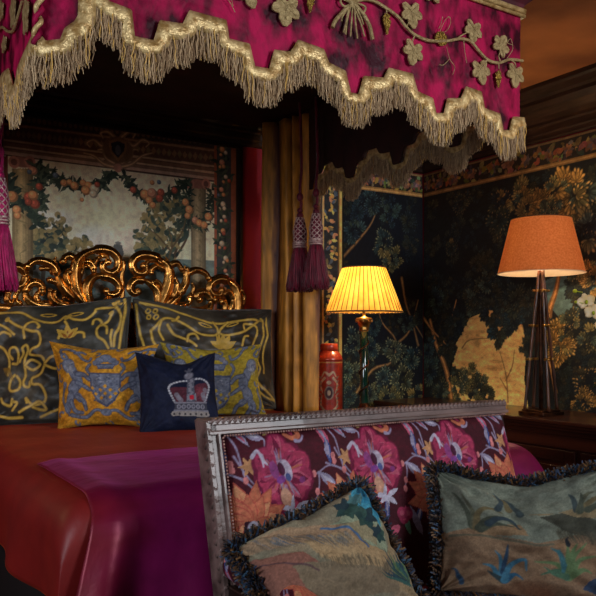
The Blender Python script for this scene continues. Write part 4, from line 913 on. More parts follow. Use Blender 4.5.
# ------------------------------------------------------------------ curtain behind the bed head
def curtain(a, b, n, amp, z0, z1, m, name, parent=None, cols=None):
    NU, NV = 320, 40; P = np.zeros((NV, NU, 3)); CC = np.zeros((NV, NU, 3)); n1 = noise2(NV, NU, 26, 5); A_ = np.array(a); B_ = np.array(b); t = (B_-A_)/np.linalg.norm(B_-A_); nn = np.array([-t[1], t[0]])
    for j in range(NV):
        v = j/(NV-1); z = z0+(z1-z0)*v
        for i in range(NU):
            u = i/(NU-1); p = A_+(B_-A_)*u; g_ = abs(math.sin(PI*(u*n+.26*math.sin(u*9+.8)+.07*math.sin(v*4+u*6))))**.8; d = -amp*(2*g_-1)*(.85+.25*math.sin(u*9+2)); m_ = min(1, max(0, (g_-.12+.3*(n1[j, i]-.5))/.45)); k_ = .75+.6*n1[j, i]; CC[j, i] = np.array(rgb(84, 34, 18))*(1-m_)+np.array(rgb(190, 128, 48))*m_*k_  # fold shade put into the colour: maroon in the grooves, gold on ridges
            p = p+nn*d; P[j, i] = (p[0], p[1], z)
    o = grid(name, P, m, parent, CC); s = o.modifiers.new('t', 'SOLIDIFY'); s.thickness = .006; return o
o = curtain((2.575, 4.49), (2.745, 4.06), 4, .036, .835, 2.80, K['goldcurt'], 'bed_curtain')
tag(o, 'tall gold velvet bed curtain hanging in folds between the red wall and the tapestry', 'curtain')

# ------------------------------------------------------------------ tassels
def tassel(c, zt, H, R, m, label, group, topz, knot=True):
    """c plan centre, zt top of head"""
    r = thing('curtain_tassel', label, 'tassel', (c[0], c[1], zt-H), group); x, y = c; hh = H*.44
    q = MB(); q.lathe((x, y, zt), [(.001, 0), (R*.22, -.004), (R*.26, -.02), (R*.2, -.03), (R*.40, -hh*.3), (R*.48, -hh*.55), (R*.44, -hh*.85), (R*.48, -hh*.92), (R*.3, -hh)], 18); q.build('tassel_head', m, r)
    q = MB()
    for k in range(7):
        pts = []
        for j in range(40):
            t = j/39; a = k*2*PI/7+t*PI*1.5; rr_ = R*float(np.interp(t, [0, .5, 1], [.28, .50, .46])); pts.append((x+rr_*math.cos(a), y+rr_*math.sin(a), zt-.03-t*hh*.78))
            
        q.tube(pts, .0034, 5)
        q.tube([(2*x-p[0], p[1], p[2]) for p in pts], .0034, 5)
    for z in (.86, .92, .98): q.tube([(x+R*.49*math.cos(a/12*PI), y+R*.49*math.sin(a/12*PI), zt-hh*z) for a in range(25)], .006, 6)
    q.build('silver_netting', K['silver'], r)
    q = MB(); rg = random.Random(4)
    for k in range(380):
        a = rg.random()*2*PI; rr0 = R*.40*math.sqrt(rg.random()); rr1 = R*rg.uniform(.5, 1) if rr0 > R*.15 else R*rg.uniform(0, .6); L = (H-hh)*rg.uniform(.9, 1.02); pts = []
        for j in range(6): t = j/5; rr_ = rr0+(rr1-rr0)*t**.8; pts.append((x+rr_*math.cos(a+.05*j), y+rr_*math.sin(a+.05*j), zt-hh*.96-L*t))
        q.tube(pts, .0055, 5)
    q.build('skirt', m, r)
    q = MB()
    pts = crom([(x, y, zt), (x+.01, y, zt+.06), (x+.0, y+.0, zt+.15), (x+.012, y, zt+.3), (x, y, topz)], 8); q.tube([tuple(p) for p in pts], .009, 7); q.ball((x, y, zt+.10), .022, 10, (1, 1, 1.3)); q.ball((x, y, zt+.015), .018, 10)
    q.build('hanging_cord', m, r)
    return r
pa = atd(300, 213, 4.72); pb = atd(316, 209, 4.62)
tassel((pa[0], pa[1]), pa[2], .50, .086, K['tassel'], 'dark crimson tassel with silver netted head, left one of the pair before the gold curtain', 'crimson curtain tassels', 2.81)
tassel((pb[0], pb[1]), pb[2], .50, .082, K['tassel'], 'dark crimson tassel with silver netted head, right one of the pair beside the tapestry border', 'crimson curtain tassels', 2.81)
pa = atd(0, 172, 3.75); tassel((pa[0], pa[1]), pa[2], .60, .085, K['tasselpink'], 'bright magenta tassel hanging at the left edge beside the mural', None, 2.81)
# ------------------------------------------------------------------ table lamps
def shade_lamp_light(c, e, col, r=.03): light('lamp_bulb_light', 'POINT', c, e, col, r)
lc = atd(364, 345, 5.10); lx, ly = lc[0], lc[1]
l1 = thing('table_lamp', 'table lamp with yellow pleated shade and green column on the bedside table', 'lamp', (lx, ly, .78))
zb, zt_ = atd(364, 312.5, 5.1)[2], atd(364, 267.5, 5.1)[2]; Rb, Rt = .262, .145
n = 42; q = MB(); vs = []; fs = []
for j in range(9):
    t = j/8; R = Rb+(Rt-Rb)*t; 
    for k in range(n*4):
        a = 2*PI*k/(n*4); w_ = (0, 1, 1, 0.55)[k % 4]; vs.append((lx+(R-.004+.006*w_)*math.cos(a), ly+(R-.004+.006*w_)*math.sin(a), zb+(zt_-zb)*t))
N4 = n*4
for j in range(8):
    for k in range(N4): fs.append((j*N4+k, j*N4+(k+1) % N4, (j+1)*N4+(k+1) % N4, (j+1)*N4+k))
q.add(vs, fs); sh = q.build('lamp_shade', K['shade1'], l1, smooth=False)
q = MB()
for k in range(n):
    a = 2*PI*(k*4)/(n*4); q.tube([(lx+(Rb-.001)*math.cos(a), ly+(Rb-.001)*math.sin(a), zb), (lx+(Rt-.001)*math.cos(a), ly+(Rt-.001)*math.sin(a), zt_)], .0024, 5)
q.build('pleat_seams', K['pleat'], sh)
def ringt(q, R, z, r, cx, cy, n=48): q.tube([(cx+R*math.cos(2*PI*k/n), cy+R*math.sin(2*PI*k/n), z) for k in range(n+1)], r, 7)
q = MB(); ringt(q, Rb+.001, zb+.003, .005, lx, ly); q.build('shade_binding', K['trimb'], sh)
q = MB(); ringt(q, Rt+.001, zt_-.002, .005, lx, ly); q.build('shade_binding', K['trimb'], sh)
q = MB()
for k in range(3): a = 2*PI*k/3; q.tube([(lx, ly, zt_-.03), (lx+Rt*math.cos(a), ly+Rt*math.sin(a), zt_-.01)], .0025, 5)
q.tube([(lx, ly, zb-.02), (lx, ly, zt_-.03)], .004, 6); q.build('shade_carrier', K['brass'], l1)
q = MB(); q.lathe((lx, ly, .78), [(.085, 0), (.085, .02), (.07, .035), (.07, .05), (.05, .07), (.035, .09), (.03, .11)], 24); q.build('lamp_base', K['bronze'], l1)
zc1 = atd(364, 330, 5.1)[2]
q = MB(); q.lathe((lx, ly, .88), [(.024, 0), (.027, .01), (.027, zc1-.885), (.022, zc1-.88)], 20); q.build('column', K['green'], l1)
q = MB()
for ph in (0,):
    pts = [(lx+.032*math.cos(ph+t*.42), ly+.032*math.sin(ph+t*.42), .90+(zc1-.92)*t/50) for t in range(51)]; q.tube(pts, .006, 6)
q.build('spiral_vine', K['bronze'], l1)
q = MB(); q.lathe((lx, ly, zc1), [(.026, -.01), (.034, 0), (.028, .01), (.034, .03), (.044, .055), (.056, .07), (.052, .082), (.03, .086), (.012, .095), (.010, .12), (.016, .13), (.012, .15), (.006, .17)], 16, lambda a, z: 1+.10*math.cos(8*a) if 0 < z < .08 else 1)
for k in range(8): a = 2*PI*k/8; q.ball((lx+.05*math.cos(a), ly+.05*math.sin(a), zc1+.06), .010, 8)
q.build('capital', K['brass'], l1)
q = MB(); q.ball((lx, ly, zb+.13), .026, 12, (1, 1, 1.5)); q.build('bulb', K['bulb'], l1)
shade_lamp_light((lx, ly, zb+.13), 34, (1, .72, .36), .035)

lc = atd(541, 340, 4.83); lx, ly = lc[0], lc[1]; zb, zt_ = atd(541, 273.5, 4.83)[2], atd(541, 219.5, 4.83)[2]; Rb, Rt = .272, .188; ZS = .838
l2 = thing('table_lamp', 'tall tripod table lamp with plain orange linen shade on the sideboard', 'lamp', (lx, ly, ZS))
q = MB(); q.lathe((lx, ly, 0), [(Rb, zb), (Rt, zt_)], 64); q.f = [f for f in q.f if len(f) == 4]; q.mi = q.mi[:len(q.f)]; sh = q.build('lamp_shade', K['shade2'], l2)
q = MB(); q.lathe((lx, ly, 0), [(Rb-.004, zb+.002), (Rt-.004, zt_-.002)], 64); q.f = [f for f in q.f if len(f) == 4]; q.mi = q.mi[:len(q.f)]; q.build('shade_lining', K['lin'], sh)
q = MB(); ringt(q, Rb, zb+.001, .003, lx, ly); q.build('shade_rim', K['lin'], sh)
q = MB(); ringt(q, Rt, zt_, .003, lx, ly); q.build('shade_top_rim', K['trimb'], sh)
q = MB(); q.box((lx-.10, ly-.10, ZS), (lx+.10, ly+.10, ZS+.022)); q.box((lx-.085, ly-.085, ZS+.022), (lx+.085, ly+.085, ZS+.035)); q.build('base_plate', K['bronze'], l2, smooth=False, bevel=.004)
topz = zb+.02
for k in range(4):
    a = PI/4+PI/2*k+.35; q = MB(); pts = []; R = []
    for j in range(25):
        t = j/24; rr_ = .098*(1-t)+.012; pts.append((lx+rr_*math.cos(a), ly+rr_*math.sin(a), ZS+.03+(topz-ZS-.03)*t)); R.append(.0095*(1.0 if j % 6 else 1.25))
    q.tube(pts, R, 10); lg = q.build('leg', K['horn'], l2)
    for t in (.36, .60, .85):
        q = MB()
        rr_ = .098*(1-t)+.012; c = (lx+rr_*math.cos(a), ly+rr_*math.sin(a), ZS+.03+(topz-ZS-.03)*t)
        ringt(q, .013, c[2], .005, c[0], c[1], 14); ringt(q, .013, c[2]+.008, .005, c[0], c[1], 14); ox, oy = math.cos(a), math.sin(a)
        q.tube([(c[0], c[1], c[2]+.004), (c[0]+ox*.024, c[1]+oy*.024, c[2]+.004)], .006, 6); q.ball((c[0]+ox*.026, c[1]+oy*.026, c[2]+.004), .009, 8)
        q.build('ring_collar', K['brass'], lg)
q = MB(); q.lathe((lx, ly, ZS+.03), [(.013, 0), (.012, .3), (.014, topz-ZS), (.02, topz-ZS+.02), (.012, topz-ZS+.05), (.008, topz-ZS+.1)], 14); q.build('centre_rod', K['bronze'], l2)
q = MB(); q.ball((lx, ly, zb+.15), .03, 12, (1, 1, 1.4)); q.build('bulb', K['bulb'], l2)
q = MB()
for k in range(3): a = 2*PI*k/3; q.tube([(lx, ly, zt_-.03), (lx+Rt*math.cos(a), ly+Rt*math.sin(a), zt_-.01)], .0025, 5)
q.tube([(lx, ly, topz+.05), (lx, ly, zt_-.03)], .004, 6); q.build('shade_carrier', K['brass'], l2)
shade_lamp_light((lx, ly, zb+.15), 46, (1, .66, .36), .035)

# ------------------------------------------------------------------ red canister
cc = atd(329, 380, 5.15); cx, cy = cc[0], cc[1]; zc = .78; Rc = .092; Hc = .40
can = thing('tea_canister', 'red lacquered tea canister with painted silver crest beside the gold curtain', 'canister', (cx, cy, zc))
cv = Canvas(2*PI*Rc, Hc, .004, rgb(150, 44, 28))
for k, a0 in enumerate((.25, .75)):
    X = 2*PI*Rc*a0; Y = Hc*.45; SIL = rgb(176, 150, 120); SG = rgb(130, 112, 96)
    for sg in (-1, 1):
        for p in [[(X+sg*.03, Y-.12), (X+sg*.06, Y-.08), (X+sg*.05, Y-.02)], [(X+sg*.03, Y+.1), (X+sg*.06, Y+.06), (X+sg*.045, Y)], [(X, Y+.12), (X+sg*.03, Y+.14), (X+sg*.05, Y+.11)], [(X, Y-.13), (X+sg*.03, Y-.15), (X+sg*.06, Y-.13)]]: cv.stroke(p, .018, .008, SIL)
        for q_ in range(8): cv.leaf((X+sg*.05, Y-.1+q_*.028), .03, .006, PI/2-sg*1.0, SG)
    cv.ell((X, Y), .036, .05, 0, SG); cv.ell((X, Y), .026, .04, 0, rgb(60, 30, 34)); cv.ell((X, Y), .012, .02, 0, SIL); cv.ell((X, Y+.07), .018, .014, 0, SIL)
cv.stroke([(0, .012), (cv.w, .012)], .008, .008, rgb(190, 150, 80), smooth=0); cv.stroke([(0, Hc-.015), (cv.w, Hc-.015)], .006, .006, rgb(190, 150, 80), smooth=0)
cv.weave(.2, 20); va = math.atan2(-cy, -cx)
ph = np.linspace(0, 2*PI, cv.W)+va-PI/2; P = np.zeros((cv.H, cv.W, 3)); P[..., 0] = cx+Rc*np.cos(ph)[None]; P[..., 1] = cy+Rc*np.sin(ph)[None]; P[..., 2] = np.linspace(zc, zc+Hc, cv.H)[:, None]
grid('canister_body', P, K['redtin'], can, cv.a)
mr = mat('red_lacquer', rgb(172, 58, 34), rgb(146, 44, 26), 20, .32, coat=.3)
q = MB(); q.lathe((cx, cy, zc+Hc), [(Rc+.002, -.004), (Rc+.003, .004), (Rc*.97, .022), (Rc*.82, .045), (Rc*.66, .058), (Rc*.62, .065)], 36); q.build('shoulder', mr, can)
q = MB(); q.lathe((cx, cy, zc+Hc+.062), [(Rc*.62, 0), (Rc*.66, .004), (Rc*.66, .042), (Rc*.60, .05), (.001, .052)], 36); q.build('lid', mr, can)
q = MB(); q.lathe((cx, cy, zc), [(Rc+.003, 0), (Rc+.003, .008), (Rc, .01)], 36); q.build('foot_rim', K['brass'], can)

# ------------------------------------------------------------------ orchid at the right edge
ob = atd(622, 417, 4.45); OX, OY = ob[0], ob[1]
orc = thing('potted_orchid', 'white orchid spray with green buds at the right edge beside the orange lamp', 'orchid', (OX, OY, .838))
q = MB(); q.lathe((OX, OY, .838), [(.05, 0), (.06, .01), (.075, .13), (.08, .14), (.07, .14), (.06, .12), (.001, .12)], 24); q.build('pot', K['pot'], orc)
q = MB(); st = crom([(OX, OY, .95), atd(625, 380, 4.45), atd(622, 330, 4.42), atd(606, 302, 4.40), atd(590, 297, 4.38), atd(575, 291, 4.36)], 8); q.tube([tuple(p) for p in st], [.004]*20+[.0025]*(len(st)-20), 6); q.build('stem', K['stem'], orc)
for k in range(4):
    q = MB(); a = k*1.7; pts = [(OX+.02*math.cos(a)+t*.16*math.cos(a), OY+.02*math.sin(a)+t*.16*math.sin(a), .96+.10*math.sin(t*2.4)) for t in [i/8 for i in range(9)]]; n_ = Vector((-math.sin(a), math.cos(a), 0)); vs = []
    for i, p in enumerate(pts): w_ = .03*math.sin(PI*(i+.6)/9.2); vs += [Vector(p)-n_*w_, Vector(p)+Vector((0, 0, -.006)), Vector(p)+n_*w_]
    q.add(vs, [(i*3+j, i*3+j+1, i*3+j+4, i*3+j+3) for i in range(8) for j in range(2)]); o = q.build('leaf', K['stem'], orc); o.modifiers.new('t', 'SOLIDIFY').thickness = .003
def petal(q, c, u, v, L, W, cup=.2):
    vs = []; nn = u.cross(v).normalized()
    for i in range(7):
        t = i/6; w_ = W*math.sin(PI*(t*.85+.12))**.7
        for j in (-1, -.5, 0, .5, 1): vs.append(c+u*L*t+v*w_*j+nn*(cup*L*(t*t*.6-.5*j*j*t)))
    q.add(vs, [(i*5+j, i*5+j+1, i*5+j+6, i*5+j+5) for i in range(6) for j in range(4)])
back = Vector((-math.sin(YAW), -math.cos(YAW), 0)); rt = Vector((math.cos(YAW), -math.sin(YAW), 0)); upv = Vector((0, 0, 1))
for (px, py, dd, tw) in [(586, 302, 4.36, .3), (593, 313, 4.32, -.2), (606, 303, 4.38, .4), (604, 326, 4.34, .1)]:
    c = Vector(atd(px, py, dd)); q = MB()
    for a, L, W in [(90, .052, .022), (165, .056, .030), (15, .056, .030), (215, .048, .018), (325, .048, .018)]:
        th = math.radians(a)+tw; u = (rt*math.cos(th)+upv*math.sin(th)).normalized(); v_ = (rt*-math.sin(th)+upv*math.cos(th)).normalized(); petal(q, c, u, v_, L, W)
    fl = q.build('flower', K['petal'], orc); fl.modifiers.new('t', 'SOLIDIFY').thickness = .0015
    q = MB(); q.ball(tuple(c+back*.008), .009, 8, (1, 1, 1.4)); q.build('lip', K['bud'], fl)
for (px, py, r) in [(575, 291, .012), (576, 302, .009)]:
    q = MB(); c = atd(px, py, 4.36); q.ball(c, r, 12, (1.2, 1, 1)); q.tube([c, (c[0]+.03, c[1]-.03, c[2]-.008)], .002, 5); q.build('bud', K['bud'], orc)

# ------------------------------------------------------------------ loveseat
lv = thing('loveseat', 'carved wood loveseat in maroon flowered velvet at the foot of the bed', 'loveseat', (1.63, 1.75, 0))
LX0, LX1 = .985, 2.285; ZBK, ZSE = 1.078, .50
def backY(z): return 2.10-(ZBK-z)*.26     # reclined plane of the back
MRN = rgb(58, 8, 22)
W_, H_ = 1.36, .66; ox_ = 1.00
def bplane(px, py):   # photo -> (x, z) on the back's upholstery
    d = ray(px, py); # y = yb - .055 + .26*(z-ZBK)
    k = (2.10-.05+.26*(HC-ZBK))/(d[1]-.26*d[2]); return (d[0]*k, HC+d[2]*k)
LILA = rgb(142, 134, 160); PNK = rgb(148, 44, 78); PNK2 = rgb(176, 80, 104); MAG = rgb(104, 16, 52); ORG = rgb(182, 104, 76); ORG2 = rgb(196, 134, 96); BLU = rgb(60, 74, 128); WHT = rgb(180, 176, 194)
def motif(cv, dx, zsh=0., org=(0, 0)):
    Zc = Zm(210, 410, 4.257)
    def t_(x, y): p = bplane(*Zc(x, y)); return (p[0]-org[0]+dx, p[1]-org[1]+zsh)
    cv.T = t_; R = random.Random(12)
    ln = lambda p, a=.007, b=.004, c=LILA: cv.stroke(p, a, b, c, .95)
    for p in [[(80,100),(110,160),(130,230),(150,300),(185,340)], [(60,270),(120,290),(180,330)], [(105,200),(140,260),(170,300),(200,330)], [(180,190),(175,240),(200,290),(215,350)], [(230,130),(228,160),(220,180)], [(415,265),(450,270),(500,235),(560,245)], [(460,270),(462,320),(450,380)], [(175,190),(195,170),(220,180)]]: ln(p)
    def lf(x, y, L, W, a, c, c2=None):
        m = cv.loc((x, y)); L *= .92; W *= .72; cv.leaf(m, L, W, math.radians(a), c)
        if c2: cv.leaf(m, L*.8, W*.45, math.radians(a), c2)
    lf(150, 98, .075, .020, -20, LILA, WHT); lf(60, 75, .09, .018, -25, BLU, LILA); lf(105, 78, .075, .016, -55, LILA, PNK2); lf(30, 75, .11, .02, -75, PNK2, LILA); lf(60, 150, .10, .016, -85, BLU, LILA);
    lf(108, 380, .09, .022, 140, LILA, WHT); lf(70, 235, .04, .01, 100, LILA)
    # small scroll bloom at the top
    for p, c in [([(285, 70), (320, 66), (360, 78), (378, 105), (350, 120), (320, 105)], ORG), ([(300, 75), (335, 82), (350, 100)], PNK)]: cv.stroke(p, .022, .012, c)
    for a in range(0, 360, 50): lf(258, 95, .03, .006, a, rgb(176, 150, 96))
    ln([(360, 130), (380, 130), (395, 110)], .012, .006)
    for (x, y) in [(95, 235), (150, 300), (440, 270), (455, 345), (452, 385), (525, 215)]: cv.ell((x, y), .009, .012, 0, rgb(200, 120, 120))
    for a in range(0, 360, 60): lf(160, 240, .035, .009, a, rgb(180, 130, 90))
    # peony
    PT = [(280, 165, .052, .042), (330, 195, .04, .05), (375, 225, .045, .045), (380, 290, .052, .052), (360, 350, .05, .042), (300, 335, .055, .05), (320, 385, .045, .04), (240, 290, .05, .045), (230, 220, .045, .05), (270, 230, .055, .05), (262, 340, .04, .04), (345, 400, .035, .035)]
    for (x, y, a, b) in PT: cv.ell((x, y), a*1.05, b*1.05, R.random()*3, MAG)
    for (x, y, a, b) in PT: cv.ell((x+R.uniform(-4, 4), y-4), a*.86, b*.84, R.random()*3, R.choice([PNK, PNK, rgb(166, 52, 84)]))
    for (x, y, a, b) in PT:
        m0 = cv.loc((300, 275)); m1 = cv.loc((x, y)); aa = math.atan2(m1[1]-m0[1], m1[0]-m0[0])
        for q_ in range(4):
            da = R.uniform(-.5, .5); cv.leaf((m1[0]-a*.8*math.cos(aa+da), m1[1]-a*.8*math.sin(aa+da)), a*R.uniform(1.3, 1.7), b*R.uniform(.25, .42), aa+da, R.choice([PNK, PNK, PNK2, MAG, rgb(166, 60, 92)]))
    for (x, y, a, b) in PT:
        for q_ in range(5): cv.stroke([(300+(x-300)*.4+R.uniform(-8, 8), 270+(y-270)*.4), (x+R.uniform(-18, 18), y+R.uniform(-16, 16))], .009, .003, R.choice([PNK2, MAG, LILA, ORG, PNK]), .75, 0)
    for (x, y, a, b, c) in [(322, 255, .020, .036, WHT), (330, 285, .010, .014, BLU), (270, 255, .016, .03, rgb(130, 60, 120)), (300, 295, .018, .012, rgb(120, 60, 140)), (390, 295, .012, .010, rgb(120, 50, 110)), (325, 375, .022, .034, rgb(196, 150, 120)), (300, 250, .012, .022, rgb(60, 10, 40))]: cv.ell((x, y), a, b, .3, c, .9)
    for p in [[(175, 200), (195, 175), (215, 200), (225, 240)], [(215, 195), (225, 215), (240, 230)]]: cv.stroke(p, .014, .006, WHT, .9)
    for (x, y, L, W, a) in [(360, 420, .06, .012, 20), (360, 420, .06, .012, 170), (360, 420, .055, .012, -40), (360, 420, .06, .012, -100), (360, 420, .05, .01, -150), (350, 425, .05, .01, 80)]: lf(x, y, L, W, a, WHT)
    lf(355, 440, .07, .014, -95, BLU, LILA)
    # orange chrysanthemum
    for ring_, (L, W) in enumerate([(.125, .024), (.09, .022)]):
        for a in range(0, 360, 26):
            m = cv.loc((180, 490)); aa = math.radians(a+13*ring_+R.uniform(-6, 6)); k = 1 if math.sin(aa) > -.3 else .65
            cv.leaf(m, L*1.04*k, W*1.15, aa, rgb(170, 76, 64)); cv.leaf(m, L*k, W, aa, R.choice([ORG, ORG2, ORG]))
            cv.leaf(m, L*k*.8, W*.2, aa, rgb(190, 96, 70), .6)
    for k in range(26): cv.ell((178+R.uniform(-26, 26), 500+R.uniform(-22, 18)), .007, .006, 0, rgb(50, 12, 30))
    cv.ell((185, 505), .022, .024, 0, WHT); cv.ell((180, 515), .01, .012, 0, BLU)
    # lower sprays
    for (x, y, L, W, a, c) in [(500, 560, .10, .018, 60, BLU), (470, 600, .09, .016, 100, rgb(90, 150, 120)), (530, 600, .12, .02, 110, LILA), (420, 560, .07, .02, 200, PNK2), (440, 530, .05, .02, 70, PNK)]: lf(x, y, L, W, a, c, WHT if c == BLU else None)
    for (x, y) in [(440, 520), (460, 500), (430, 500)]: cv.ell((x, y), .022, .022, 0, PNK); cv.ell((x, y), .01, .01, 0, PNK2)
def fabric(w, h, org, zs=(0.,)):
    cv = Canvas(w, h, .0028, MRN); base_noise(cv, MRN, rgb(78, 12, 30), 6, 3)
    for z_ in zs:
        for k in range(-2, 5): motif(cv, .366*k, z_, org)
    cv.weave(.16, 90); return cv
# back cushion (upholstered panel)
cvb = fabric(1.25, .60, (LX0+.045, ZBK-.035-.60))
n, m = cvb.H, cvb.W; P = np.zeros((n, m, 3)); U, V = np.meshgrid(np.linspace(0, 1, m), np.linspace(0, 1, n))
zz = ZBK-.035-.60+.60*V; xx = LX0+.045+1.25*U
xx = xx+np.where(U > .9, (U-.9)*.35*(1-V)*1.0, 0)
prf = .055*(1-np.clip(1-U/.05, 0, 1)**2*.8)*(1-np.clip(1-(1-V)/.08, 0, 1)**2*.75)*(1-np.clip(1-(1-U)/.06, 0, 1)**2)
P[..., 0] = xx; P[..., 1] = 2.10-(ZBK-zz)*.26-prf; P[..., 2] = zz
grid('back_upholstery', P, K['pile'], lv, cvb.a)
q = MB()
def bq(x0, x1, z0, z1, d0, d1): # slab in the reclined plane
    P = [(x0, backY(z0)-d0, z0), (x1, backY(z0)-d0, z0), (x1, backY(z1)-d0, z1), (x0, backY(z1)-d0, z1), (x0, backY(z0)-d1, z0), (x1, backY(z0)-d1, z0), (x1, backY(z1)-d1, z1), (x0, backY(z1)-d1, z1)]
    q.add(P, [(0, 1, 2, 3), (7, 6, 5, 4), (0, 4, 5, 1), (1, 5, 6, 2), (2, 6, 7, 3), (3, 7, 4, 0)])
bq(LX0+.01, LX1+.01, .42, ZBK-.02, -.045, -.002); q.build('back_panel', K['dark'], lv, smooth=False)
q = MB()
bq(LX0, LX1-.005, ZBK-.034, ZBK, -.03, .040); bq(LX0, LX1-.005, ZBK-.040, ZBK-.028, 0, .050); bq(LX0, LX1-.005, ZBK-.012, ZBK+.004, -.035, .046)
bq(LX0, LX0+.034, .40, ZBK, -.03, .040); bq(LX0+.028, LX0+.040, .42, ZBK-.03, 0, .050); bq(LX0-.006, LX0+.012, .40, ZBK, -.035, .046)
fr_ = q.build('carved_frame', K['frame'], lv, smooth=False, bevel=.003)
q = MB(); k = 0
x = LX0+.01
while x < LX1-.02:   # rope carving on the top edge
    q.tube([(x, backY(ZBK)-.046, ZBK-.006), (x+.014, backY(ZBK)-.042, ZBK+.004), (x+.028, backY(ZBK)-.030, ZBK+.005)], .006, 6); x += .020
z = ZBK-.02
while z > .45: q.tube([(LX0+.004, backY(z)-.046, z), (LX0-.006, backY(z)-.03, z-.026)], .0075, 6); z -= .034
q.build('rope_carving', K['frame'], fr_)
q = MB(); x = LX0+.05
while x < LX1-.03: q.ball((x, backY(ZBK-.044)-.052, ZBK-.044), .0038, 6); x += .0095
z = ZBK-.05
while z > .5: q.ball((LX0+.045, backY(z)-.050, z), .0038, 6); z -= .0095
mgimp = mat('gimp_trim', rgb(176, 132, 120), rgb(120, 84, 78), 60, .5, bump=.5, bs=100); q.build('beaded_gimp', mgimp, lv)
# seat
cvs = fabric(1.24, .76, (LX0+.03, .45), (-.36, 0., .36))
n, m = cvs.H, cvs.W; U, V = np.meshgrid(np.linspace(-1, 1, m), np.linspace(-1, 1, n)); P = np.zeros((n, m, 3))
P[..., 0] = LX0+.65+.61*U; P[..., 1] = 1.60+.36*V; P[..., 2] = .43+.085*np.clip(1-U**8, 0, 1)**.5*np.clip(1-V**8, 0, 1)**.5
grid('seat_cushion', P, K['pile'], lv, cvs.a)
q = MB(); q.box((LX0, 1.22, .33), (LX1, 1.26, .43)); q.box((LX0+.002, 1.261, .332), (LX0+.04, 1.9, .428)); q.box((LX1-.04, 1.261, .332), (LX1-.002, 1.9, .428)); q.box((LX0+.002, 1.901, .332), (LX1-.002, 1.96, .428)); q.build('seat_rail', K['frame'], lv, smooth=False, bevel=.005)
for (x, y) in [(LX0+.03, 1.25), (LX1-.03, 1.25), (LX0+.03, 1.93), (LX1-.03, 1.93)]:
    d = MB(); d.lathe((x, y, 0), [(.014, 0), (.018, .02), (.014, .05), (.022, .18), (.03, .28), (.028, .34)], 14); d.build('leg', K['frame'], lv)
cva = fabric(.70, .42, (LX0+.10, .62)); 
for xs_ in (LX0+.045, LX1-.045):   # padded arms
    n, m = cva.H, cva.W; P = np.zeros((n, m, 3)); yv = np.linspace(1.26, 1.93, m); th_ = np.linspace(-.6, PI+.6, n)
    zc_ = .625+.05*np.clip((yv-1.5)/.4, 0, 1)
    P[..., 0] = xs_+.055*np.cos(th_)[:, None]; P[..., 1] = yv[None]; P[..., 2] = zc_[None]+.055*np.sin(th_)[:, None]
    ar = grid('arm_pad', P, K['pile'], lv, cva.a)
    d = MB(); d.box((xs_-.04, 1.26, .42), (xs_+.04, 1.93, .62)); d.build('arm_panel', K['dark'], lv, smooth=False, bevel=.006)
    d = MB(); d.tube([(xs_, 1.258, .625), (xs_, 1.235, .625)], [.058, .045], 20); d.build('arm_scroll', K['frame'], lv)

# ------------------------------------------------------------------ tapestry cushions on the loveseat
FRC = [rgb(56, 40, 30), rgb(92, 62, 38), rgb(30, 36, 54), rgb(48, 62, 86), rgb(112, 80, 46), rgb(30, 26, 26), rgb(70, 52, 38), rgb(52, 82, 106), rgb(40, 32, 30)]
mcb = mat('cushion_back_linen', rgb(120, 104, 80), rgb(90, 76, 58), 20, .8)
Q1 = [(285, 645), (428, 618), (359, 486), (234, 549)]
def paint1(cv):
    base_noise(cv, rgb(140, 124, 98), rgb(116, 112, 92), 4, 9); pen(cv, Q1, Zm(210, 460, 2.838)); R = random.Random(8)
    cv.poly([(300,230),(345,160),(400,75),(430,95),(470,190),(470,300),(400,310),(340,250),(270,240)], rgb(134, 146, 120))
    cv.poly([(70,262),(170,232),(290,240),(370,300),(360,320),(280,340),(200,300),(80,290)], rgb(150, 124, 96)); cv.poly([(200,300),(280,270),(360,300),(470,310),(440,360),(300,380),(240,350)], rgb(158, 134, 98))
    cv.poly([(470,300),(505,200),(560,290),(560,420),(450,420)], rgb(140, 122, 92)); cv.poly([(60,300),(200,330),(280,400),(260,480),(100,460)], rgb(128, 84, 70)); cv.poly([(180,360),(420,370),(470,310),(480,420),(250,460)], rgb(118, 104, 82))
    cv.poly([(300,255),(420,300),(440,240),(380,220)], rgb(140, 132, 102))
    for k in range(120): x = R.uniform(90, 330); y = 250+R.uniform(0, 30)+(x-90)*.1; cv.stroke([(x, y), (x+24, y+22)], .004, .001, R.choice([rgb(96, 84, 68), rgb(70, 88, 108), rgb(110, 98, 80)]), .7, 0)
    for k in range(80): x = R.uniform(230, 460); y = 345+R.uniform(-8, 10); cv.stroke([(x, y), (x+10, y+28)], .004, .001, R.choice([rgb(86, 76, 58), rgb(100, 90, 70)]), .7, 0)
    cv.stroke([(250,250),(310,262),(360,290),(378,310)], .010, .014, rgb(66, 100, 140)); cv.stroke([(60,330),(140,340),(240,380)], .006, .006, rgb(80, 56, 60))
    def fl(x, y, r, cols, L=.06):
        m = cv.loc((x, y))
        for q_ in range(6): cv.leaf(m, L, L*.30, q_*PI/3+r, R.choice(cols))
    B1 = [rgb(40, 120, 150), rgb(60, 140, 164), rgb(34, 96, 128)]; D1 = [rgb(30, 62, 60), rgb(24, 48, 56), rgb(44, 74, 66)]
    fl(400, 105, .3, B1, .055); fl(425, 178, .6, B1, .068); fl(335, 185, .2, D1, .055); fl(395, 212, .5, D1, .05); fl(440, 255, .1, D1, .035); fl(370, 150, .8, [rgb(70, 110, 112)], .03)
    for k in range(12): m = cv.loc((545+k*2, 400)); cv.leaf(m, R.uniform(.10, .16), .007, 1.2+k*.13, R.choice([rgb(44, 84, 78), rgb(80, 104, 70), rgb(30, 60, 70)]))
    cv.weave(.14, 70)
